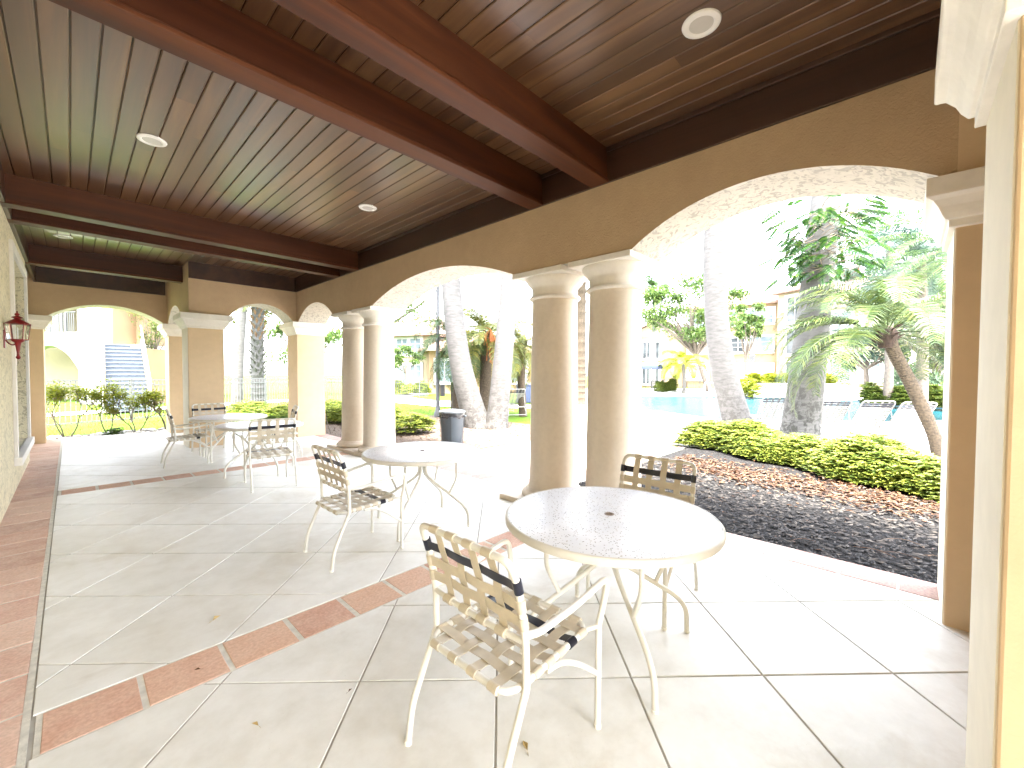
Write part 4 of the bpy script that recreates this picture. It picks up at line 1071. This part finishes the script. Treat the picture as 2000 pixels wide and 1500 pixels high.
# planter
pl0=at(1472,27.5,-.046); pl1=at(1640,26.2,-.046); dv=(pl1-pl0); nv=Vector((F.x,F.y,0)).normalized()*1.1
pt_=thing('planter','long white planter wall full of yellow shrubs beyond the pool','planter',pl0)
m=MB(); m.obox(pl0,dv,nv,(0,0,.85)); m.build('wall','bldwhite',pt_,bevel=.03)
m=MB(); m.obox(pl0-nv*.04-dv*.01+Vector((0,0,.85)),dv*1.02,nv*1.08,(0,0,.1)); m.build('coping','bldwhite',pt_,bevel=.02)
cp_=thing('croton_shrubs','bright yellow shrubs growing in the white planter','shrub',pl0); m=MB(); rr=random.Random(8)
for _ in range(800):
    u=rr.random(); q=pl0+dv*u+nv*rr.uniform(.1,.9)+Vector((0,0,.85+rr.random()**.6*(.55+.15*math.sin(u*30)))); whorl(m,q,.1,6,rr,.26,.08,.7)
m.build('leaves','yellowleaf',cp_)
cp_=thing('croton_shrub','yellow spiky shrub at the left end of the white planter','shrub',at(1455,27,-.046)); m=MB()
for _ in range(220):
    q=at(1453,27,0)+Vector((rr.gauss(0,.45),rr.gauss(0,.45),rr.random()*1.1)); whorl(m,q,.1,6,rr,.26,.08,.7)
m.build('leaves','yellowleaf',cp_)
# lamp posts
def lamp(base,h,label,r=.06):
    t=thing('lamp_post',label,'lamp post',base); b=Vector(base)
    m=MB(); m.lathe([(r*1.9,0),(r*1.9,.12),(r*1.3,.22),(r,.35),(r*.85,h)],b,16); m.build('post','iron',t,smooth=True)
    m=MB(); m.lathe([(r*.9,h),(r*2,h+.05),(r*2.6,h+.38),(r*2.9,h+.4),(r*1.2,h+.52),(.01,h+.6)],b,12); m.build('lamp_head','iron',t,smooth=True)
    return t
q=at(855,14.8,-.06); tl=lamp(q,4.6,'slim dark lamp post standing behind the grey trash can',.075)
m=MB(); m.obox(q+Rt*.08+Vector((0,0,.72)),Rt*.16,Vector((F.x,F.y,0))*.12,(0,0,.42)); m.build('utility_box','iron',tl,bevel=.01)
lamp(at(1468,31,-.046),2.5,'short dark lamp post behind the yellow planter shrubs',.075)
q=at(883,16,-.06); m=MB(); m.tube([q,q+Vector((0,0,1.15))],.06,8); m.tube([q+Vector((0,0,1.15)),q+Vector((0,0,1.2))],[.075,.02],8); o=m.build('wooden_post','bark'); tag(o,'short dark post on the lawn between lamp post and white palm','post')
q=at(1022,22,-.06); t=thing('equipment_box','navy blue box standing right of the white palm pair','box',q)
m=MB(); m.obox(q-Rt*.35,Rt*1.0,nv*.5,(0,0,.9)); m.build('body','umbrella',t,bevel=.02); m=MB(); m.obox(q-Rt*.38-nv*.02+Vector((0,0,.9)),Rt*1.06,nv*.54,(0,0,.06)); m.build('lid','umbrella',t)
# stick leaning outside the corner pillar
a=gnd(646,846,-.05); m=MB(); m.tube([a,a+Vector((-.05,.08,.25)),a+Vector((-.12,.12,.62))],[.012,.010,.007],6); o=m.build('garden_stake','bark'); tag(o,'thin dark stake in the mulch beside the corner pillar','stake')
# ------------------------------------------------------------------ fences
def fence(a,b,h,label,step=.11,mat='iron',post=2.2,top=.03):
    t=thing('metal_fence',label,'fence',a); a=Vector(a); b=Vector(b); d=(b-a); L=d.length; d.normalize(); n=Vector((-d.y,d.x,0))
    for z in (h,h-.16,.12):
        m=MB(); m.obox(a+Vector((0,0,z-.02))-n*.015,d*L,n*.03,(0,0,.035)); m.build('rail',mat,t)
    m=MB(); k=int(L/step)
    for i in range(k):
        q=a+d*(i+.5)*step; m.obox(q-n*.008+Vector((0,0,.06)),d*.016,n*.016,(0,0,h-.07))
    m.build('picket_panel',mat,t)
    for i in range(int(L/post)+1):
        q=a+d*min(L,i*post); m=MB(); m.obox(q-d*.025-n*.026,d*.05,n*.052,(0,0,h+.05)); m.build('post',mat,t)
fence((-7,14.3,-.06),(9.2,20.2,-.06),1.3,'long grey metal picket fence crossing the lawn beyond the end arches',mat='fence')
fence(at(762,27,-.06),at(836,26,-.06),1.1,'short railing fence in front of the far yellow house',.14)
fence(at(1230,38,-.06),at(1800,34,-.06),1.15,'long thin fence behind the pool in front of the apartment block',.14,post=3)
fence(at(630,20,-.06),at(690,19.5,-.06),1.25,'grey slatted fence seen between the corner pillar and far columns',.2)
# ------------------------------------------------------------------ buildings
def wallbox(parent,name,mat,a,b,h0,h1,depth):
    a=Vector((a.x,a.y,0)); b=Vector((b.x,b.y,0)); d=b-a; n=Vector((-d.y,d.x,0)).normalized()
    if n.dot(Vector((F.x,F.y,0)))<0: n=-n
    m=MB(); m.obox(a+Vector((0,0,h0)),d,n*depth,(0,0,h1-h0)); return m.build(name,mat,parent),n
def win(parent,a,b,px,w,z0,z1,pane='pane',n=None,panes=(2,3),trim=.22):
    """window centred at column px on the line a-b"""
    d=(b-a); d.z=0; dn=d.normalized(); t=(px-1000)/FPX; dirr=Vector((cy+sy*t,sy-cy*t,0))
    den=dirr.x*dn.y-dirr.y*dn.x; s=(a.x*dn.y-a.y*dn.x)/den; c=dirr*s
    nn=Vector((-dn.y,dn.x,0)); 
    if nn.dot(c)>0: nn=-nn
    m=MB(); x0=-w/2
    def bx(u0,u1,v0,v1,p0,p1): m.obox(c+dn*u0+nn*p0+Vector((0,0,v0)),dn*(u1-u0),nn*(p1-p0),(0,0,v1-v0))
    bx(x0-trim,x0,z0-trim,z1+trim,0,.08); bx(-x0,-x0+trim,z0-trim,z1+trim,0,.08); bx(x0,-x0,z1,z1+trim,0,.08); bx(x0,-x0,z0-trim,z0,0,.1)
    wf=m.build('window','bldwhite',parent)
    m=MB(); bx(x0,-x0,z0,z1,.005,.03); m.build('pane',pane,wf)
    m=MB(); k,r=panes
    for i in range(1,k): u=x0+w*i/k; bx(u-.035,u+.035,z0,z1,.031,.06)
    for i in range(1,r): v=z0+(z1-z0)*i/r; bx(x0,-x0,v-.02,v+.02,.0305,.045)
    m.build('muntins','bldwhite',wf)
    return wf
def gable(parent,a,b,h,rise,depth,over=.5,mat='roof'):
    a=Vector((a.x,a.y,0)); b=Vector((b.x,b.y,0)); d=(b-a).normalized(); n=Vector((-d.y,d.x,0))
    if n.dot(Vector((F.x,F.y,0)))<0: n=-n
    A=a-d*over-n*over; Bq=b+d*over-n*over; C=Bq+n*(depth+2*over); D=A+n*(depth+2*over); rid0=(A+D)/2+d*depth*.35; rid1=(Bq+C)/2-d*depth*.35
    z=Vector((0,0,h)); m=MB(); m.v=[tuple(q+z) for q in (A,Bq,C,D)]+[tuple(rid0+z+Vector((0,0,rise))),tuple(rid1+z+Vector((0,0,rise)))]+[tuple(q+z-Vector((0,0,.18))) for q in (A,Bq,C,D)]
    m.f=[(0,1,5,4),(1,2,5),(2,3,4,5),(3,0,4),(0,6,7,1),(1,7,8,2),(2,8,9,3),(3,9,6,0),(6,9,8,7)]
    return m.build('roof',mat,parent)
# apartment block beyond the pool
A=at(1343,48); B=at(1516,42.7)
ap=thing('apartment_block','three storey apricot apartment block with white framed windows beyond the pool','building',A)
wallbox(ap,'wall','bldorange',A,B,-.1,8.9,11); gable(ap,A,B,8.9,2.2,11)
for px,w in ((1482,2.3),(1440,1.6),(1362,2.0)):
    for z0,z1,pn in ((6.75,8.2,'pane'),(3.85,5.35,'panedark' if px==1440 else 'pane'),(.9,2.45,'blind')): win(ap,A,B,px,w,z0,z1,pn,panes=(2,3))
# tower with balconies
A2=at(1516,42.0); B2_=at(1600,38)
tw=thing('apartment_tower','cream corner tower with dark balcony openings right of the apartment block','building',A2)
wallbox(tw,'wall','bldcream',A2,B2_,-.1,9.6,12); gable(tw,A2,B2_,9.6,2.4,12)
for px in (1550,1585):
    for z0,z1 in ((6.6,8.9),(3.5,5.9),(.3,2.7)):
        wf=win(tw,A2,B2_,px,1.5,z0,z1,'panedark',panes=(2,1),trim=.3)  # dark panes stand in for shade inside the open balconies
# gabled wing left
A3=at(1225,50); B3=at(1343,48.5)
wg=thing('gabled_house','cream house with low gable and tall dark windows left of the apartment block','building',A3)
wallbox(wg,'wall','bldorange',A3,B3,-.1,5.9,10)
gp=(A3+B3)/2; d3=(B3-A3); m=MB(); m.v=[tuple(A3+Vector((0,0,5.9))-d3*.05),tuple(B3+Vector((0,0,5.9))+d3*.05),tuple(gp+Vector((0,0,7.6)))]; nn=Vector((F.x,F.y,0)).normalized()*10
m.v+=[tuple(Vector(v)+nn) for v in m.v[:3]]; m.f=[(0,1,2),(5,4,3),(0,2,5,3),(2,1,4,5),(1,0,3,4)]; m.build('gable','bldcream',wg)
m=MB(); e=Vector((0,0,.2)); V=[A3+Vector((0,0,5.9))-d3*.09,gp+Vector((0,0,7.72)),B3+Vector((0,0,5.9))+d3*.09]; nb=nn*1.08-nn*.04*0
for a_,b_ in ((V[0],V[1]),(V[1],V[2])): m.obox(a_-nn*.05+Vector((0,0,.02)),b_-a_,nn*1.1,e)
m.build('roof','roof',wg)
for px in (1262,1279): 
    for z0,z1 in ((3.3,5.2),(.3,2.3)): win(wg,A3,B3,px,.85,z0,z1,'panedark',panes=(2,1))
# cream building behind the palms at right
A4=at(1600,37); B4=at(1775,33)
bd=thing('cream_building','plain cream building wall behind the palms at right','building',A4)
wallbox(bd,'wall','bldcream',A4,B4,-.1,8.6,10); gable(bd,A4,B4,8.6,2,10)
for px in (1640,1700,1745):
    for z0,z1 in ((5.2,6.8),(1.0,2.6)): win(bd,A4,B4,px,1.3,z0,z1,'pane')
# yellow house left of the palms
A5=at(690,36); B5=at(838,33)
yh=thing('yellow_house','two storey pale yellow house with faded tile roof left of the lamp post','building',A5)
wallbox(yh,'wall','bldcream',A5,B5,-.1,4.6,10); gable(yh,A5,B5,4.6,2.2,10)
for px in (786,812): win(yh,A5,B5,px,1.0,.6,2.1,'pane')
for px in (786,812): win(yh,A5,B5,px,1.0,3.0,4.2,'pane')
m=MB(); A6=at(838,31.5); B6=at(1046,34)
oh=thing('orange_house','low orange walled house with tile roof behind the white palms','building',A6)
wallbox(oh,'wall','bldorange',A6,B6,-.1,3.3,9); gable(oh,A6,B6,3.3,1.7,9,.7)
for px in (868,905,1012): win(oh,A6,B6,px,1.2,.8,2.4,'pane')
# far left building with stairs
A7=at(-60,21.5); B7=at(222,20.2)
lb=thing('stair_building','white and yellow apartment building with balcony and arched carport at left','building',B7)
n7=Vector((F.x,F.y,0)).normalized()
# white facade with openings: assembled piers
def slabw(name,mat,p0,p1,d0,d1,h0,h1,parent,dep=.4):
    a=at(p0,d0); b=at(p1,d1); m=MB(); m.obox(Vector((a.x,a.y,h0)),Vector((b.x-a.x,b.y-a.y,0)),n7*dep,(0,0,h1-h0)); return m.build(name,mat,parent,bevel=.02)
slabw('wall','bldwhite',153,200,20.3,20.1,-.1,7.5,lb,2.5)
slabw('wall','bldorange',200,222,20.0,19.9,-.1,7.5,lb,6)
slabw('balcony_slab','bldwhite',-60,153,21.4,20.35,2.75,3.4,lb,1.6)
slabw('back_wall','bldcream',-60,153,24.5,23.6,-.1,7.5,lb,.3)
slabw('lintel','bldwhite',-60,153,21.4,20.35,5.6,7.5,lb,.4)
m=MB(); a=at(60,20.9); b=at(153,20.35); d=b-a; k=16
for i in range(k+1):
    u=i/k; h=2.75-.75*(2*abs(u-.4))**2.2
    if i<k:
        u2=(i+1)/k; h2=2.75-.75*(2*abs(u2-.4))**2.2
        q=a+d*u; r=a+d*u2; m.add([q+Vector((0,0,h)),r+Vector((0,0,h2)),r+Vector((0,0,2.76)),q+Vector((0,0,2.76)),q+n7*.4+Vector((0,0,h)),r+n7*.4+Vector((0,0,h2)),r+n7*.4+Vector((0,0,2.76)),q+n7*.4+Vector((0,0,2.76))],[(0,1,2,3),(7,6,5,4),(0,4,5,1)])
m.build('carport_arch','bldwhite',lb)
m=MB(); a=at(40,20.8); b=at(150,20.25)
for i in range(30): q=a.lerp(b,i/30); m.tube([q+Vector((0,0,3.4)),q+Vector((0,0,4.35))],.014,5)
m.tube([a+Vector((0,0,4.35)),b+Vector((0,0,4.35))],.025,6); m.build('balcony_railing','iron',lb)
m=MB(); a=at(95,23.2); b=at(135,22.9)
for i in range(5): q=a.lerp(b,i/5); m.obox(q+Vector((0,0,3.5)),(b-a)*.12,n7*.05,(0,0,1.7))
m.build('window','panedark',lb)
M['well']=simple('shaded_stairwell_stucco',(.10,.085,.06),.9)  # stairwell shade is put into this darker wall colour
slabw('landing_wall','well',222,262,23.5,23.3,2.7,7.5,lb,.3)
slabw('wall','bldorange',262,284,20.2,20.0,-.1,2.6,lb,3.0); slabw('wall','bldorange',262,283,21.2,21.0,2.6,7.5,lb,2.6)
slabw('landing','path',216,270,20.2,20.0,2.62,2.78,lb,3.0)
gable(lb,at(-60,21),at(284,20.3),7.5,1.6,7,.6)
# notice on landing wall
sg=thing('notice_board','white notice sheet with grey marks at the top of the stairs','sign',at(230,23.2,4.2)); m=MB(); a=at(225,23.25,4.05); b=at(240,23.2,4.05); m.obox(a,b-a,n7*-.03,(0,0,.72)); m.build('panel','bldwhite',sg)
m=MB()
for z,w0,w1 in ((4.55,.3,.75),(4.40,.25,.6),(4.28,.4,.8),(4.16,.3,.7)): m.obox(a.lerp(b,w0)+Vector((0,0,z-4.05))-n7*.034,(b-a)*(w1-w0),n7*-.004,(0,0,.06))
m.build('printed_marks','iron',sg)
# stairs
sb=at(250,15.9,-.06); stt=thing('outdoor_staircase','straight blue grey outdoor staircase with white handrail at left','staircase',sb); s0=at(250,15.9,0); s1=at(241,20.1,0); nst=16
dr=(s1-s0)/nst; sd=Vector((dr.y,-dr.x,0)).normalized()
m=MB(); mr=MB()
for i in range(nst):
    q=s0+dr*i; h=2.78*(i+1)/nst; hw=.62
    m.obox(q-sd*hw+Vector((0,0,h-.05)),sd*2*hw,dr*1.12,(0,0,.05)); mr.obox(q-sd*hw+dr*.06+Vector((0,0,h-.174)),sd*2*hw,dr.normalized()*.02,(0,0,.124))
m.build('treads',simple('pale_stair_nosing',(.09,.105,.125),.7),stt); mr.build('risers','stair',stt)
for s in (-1,1):
    m=MB(); off_=sd*s*.66
    m.add([s0+off_+Vector((0,0,-.05)),s1+off_+Vector((0,0,2.55)),s1+off_+Vector((0,0,2.85)),s0+off_+Vector((0,0,.25)),s0+off_+sd*s*.05+Vector((0,0,-.05)),s1+off_+sd*s*.05+Vector((0,0,2.55)),s1+off_+sd*s*.05+Vector((0,0,2.85)),s0+off_+sd*s*.05+Vector((0,0,.25))],[(0,1,2,3),(7,6,5,4),(0,3,7,4),(3,2,6,7),(0,4,5,1)])
    m.build('stringer','bldwhite',stt)
    m=MB(); m.tube([s0+off_+Vector((0,0,1.0)),s1+off_+Vector((0,0,3.75))],.03,8); m.tube([s0+off_+Vector((0,0,.55)),s1+off_+Vector((0,0,3.3))],.02,6)
    for i in range(0,nst+1,2): q=s0+dr*i+off_; h=2.78*i/nst; m.tube([q+Vector((0,0,h)),q+Vector((0,0,h+.98))],.018,6)
    m.build('handrail','bldwhite' if s>0 else 'iron',stt)
# ------------------------------------------------------------------ camera, sun, sky
cd=bpy.data.cameras.new('camera'); cam=bpy.data.objects.new('camera',cd); col.objects.link(cam)
cd.sensor_width=36; cd.lens=36*FPX/2000; cd.clip_start=.02; cd.clip_end=900
mt_=Matrix((( R2.x,U2.x,-F.x,0),(R2.y,U2.y,-F.y,0),(R2.z,U2.z,-F.z,CAMH),(0,0,0,1)))
cam.matrix_world=mt_; scn.camera=cam
sd_=Vector((-.20,-.25,1.0)).normalized()   # direction to the sun
el=math.asin(sd_.z); 
sl=bpy.data.lights.new('sun','SUN'); sl.energy=1.4; sl.angle=R(12); sl.color=(1,.95,.86)
so=bpy.data.objects.new('sun',sl); col.objects.link(so); so.rotation_euler=sd_.to_track_quat('Z','Y').to_euler()
w=bpy.data.worlds.new('World'); scn.world=w; w.use_nodes=True; nt=w.node_tree; bg=nt.nodes['Background']
sk=nt.nodes.new('ShaderNodeTexSky'); sk.sky_type='NISHITA'; sk.sun_disc=False; sk.sun_elevation=el; sk.sun_rotation=math.atan2(sd_.x,sd_.y); sk.air_density=1.0; sk.dust_density=3.5; sk.ozone_density=1.0
hs_=nt.nodes.new('ShaderNodeHueSaturation'); hs_.inputs['Saturation'].default_value=.4
nt.links.new(sk.outputs[0],hs_.inputs['Color']); nt.links.new(hs_.outputs[0],bg.inputs['Color']); bg.inputs['Strength'].default_value=.15
scn.view_settings.view_transform='Standard'; scn.view_settings.look='None'; scn.view_settings.gamma=1
scn.view_settings.exposure=4.78
scn.cycles.max_bounces=10; scn.cycles.diffuse_bounces=6
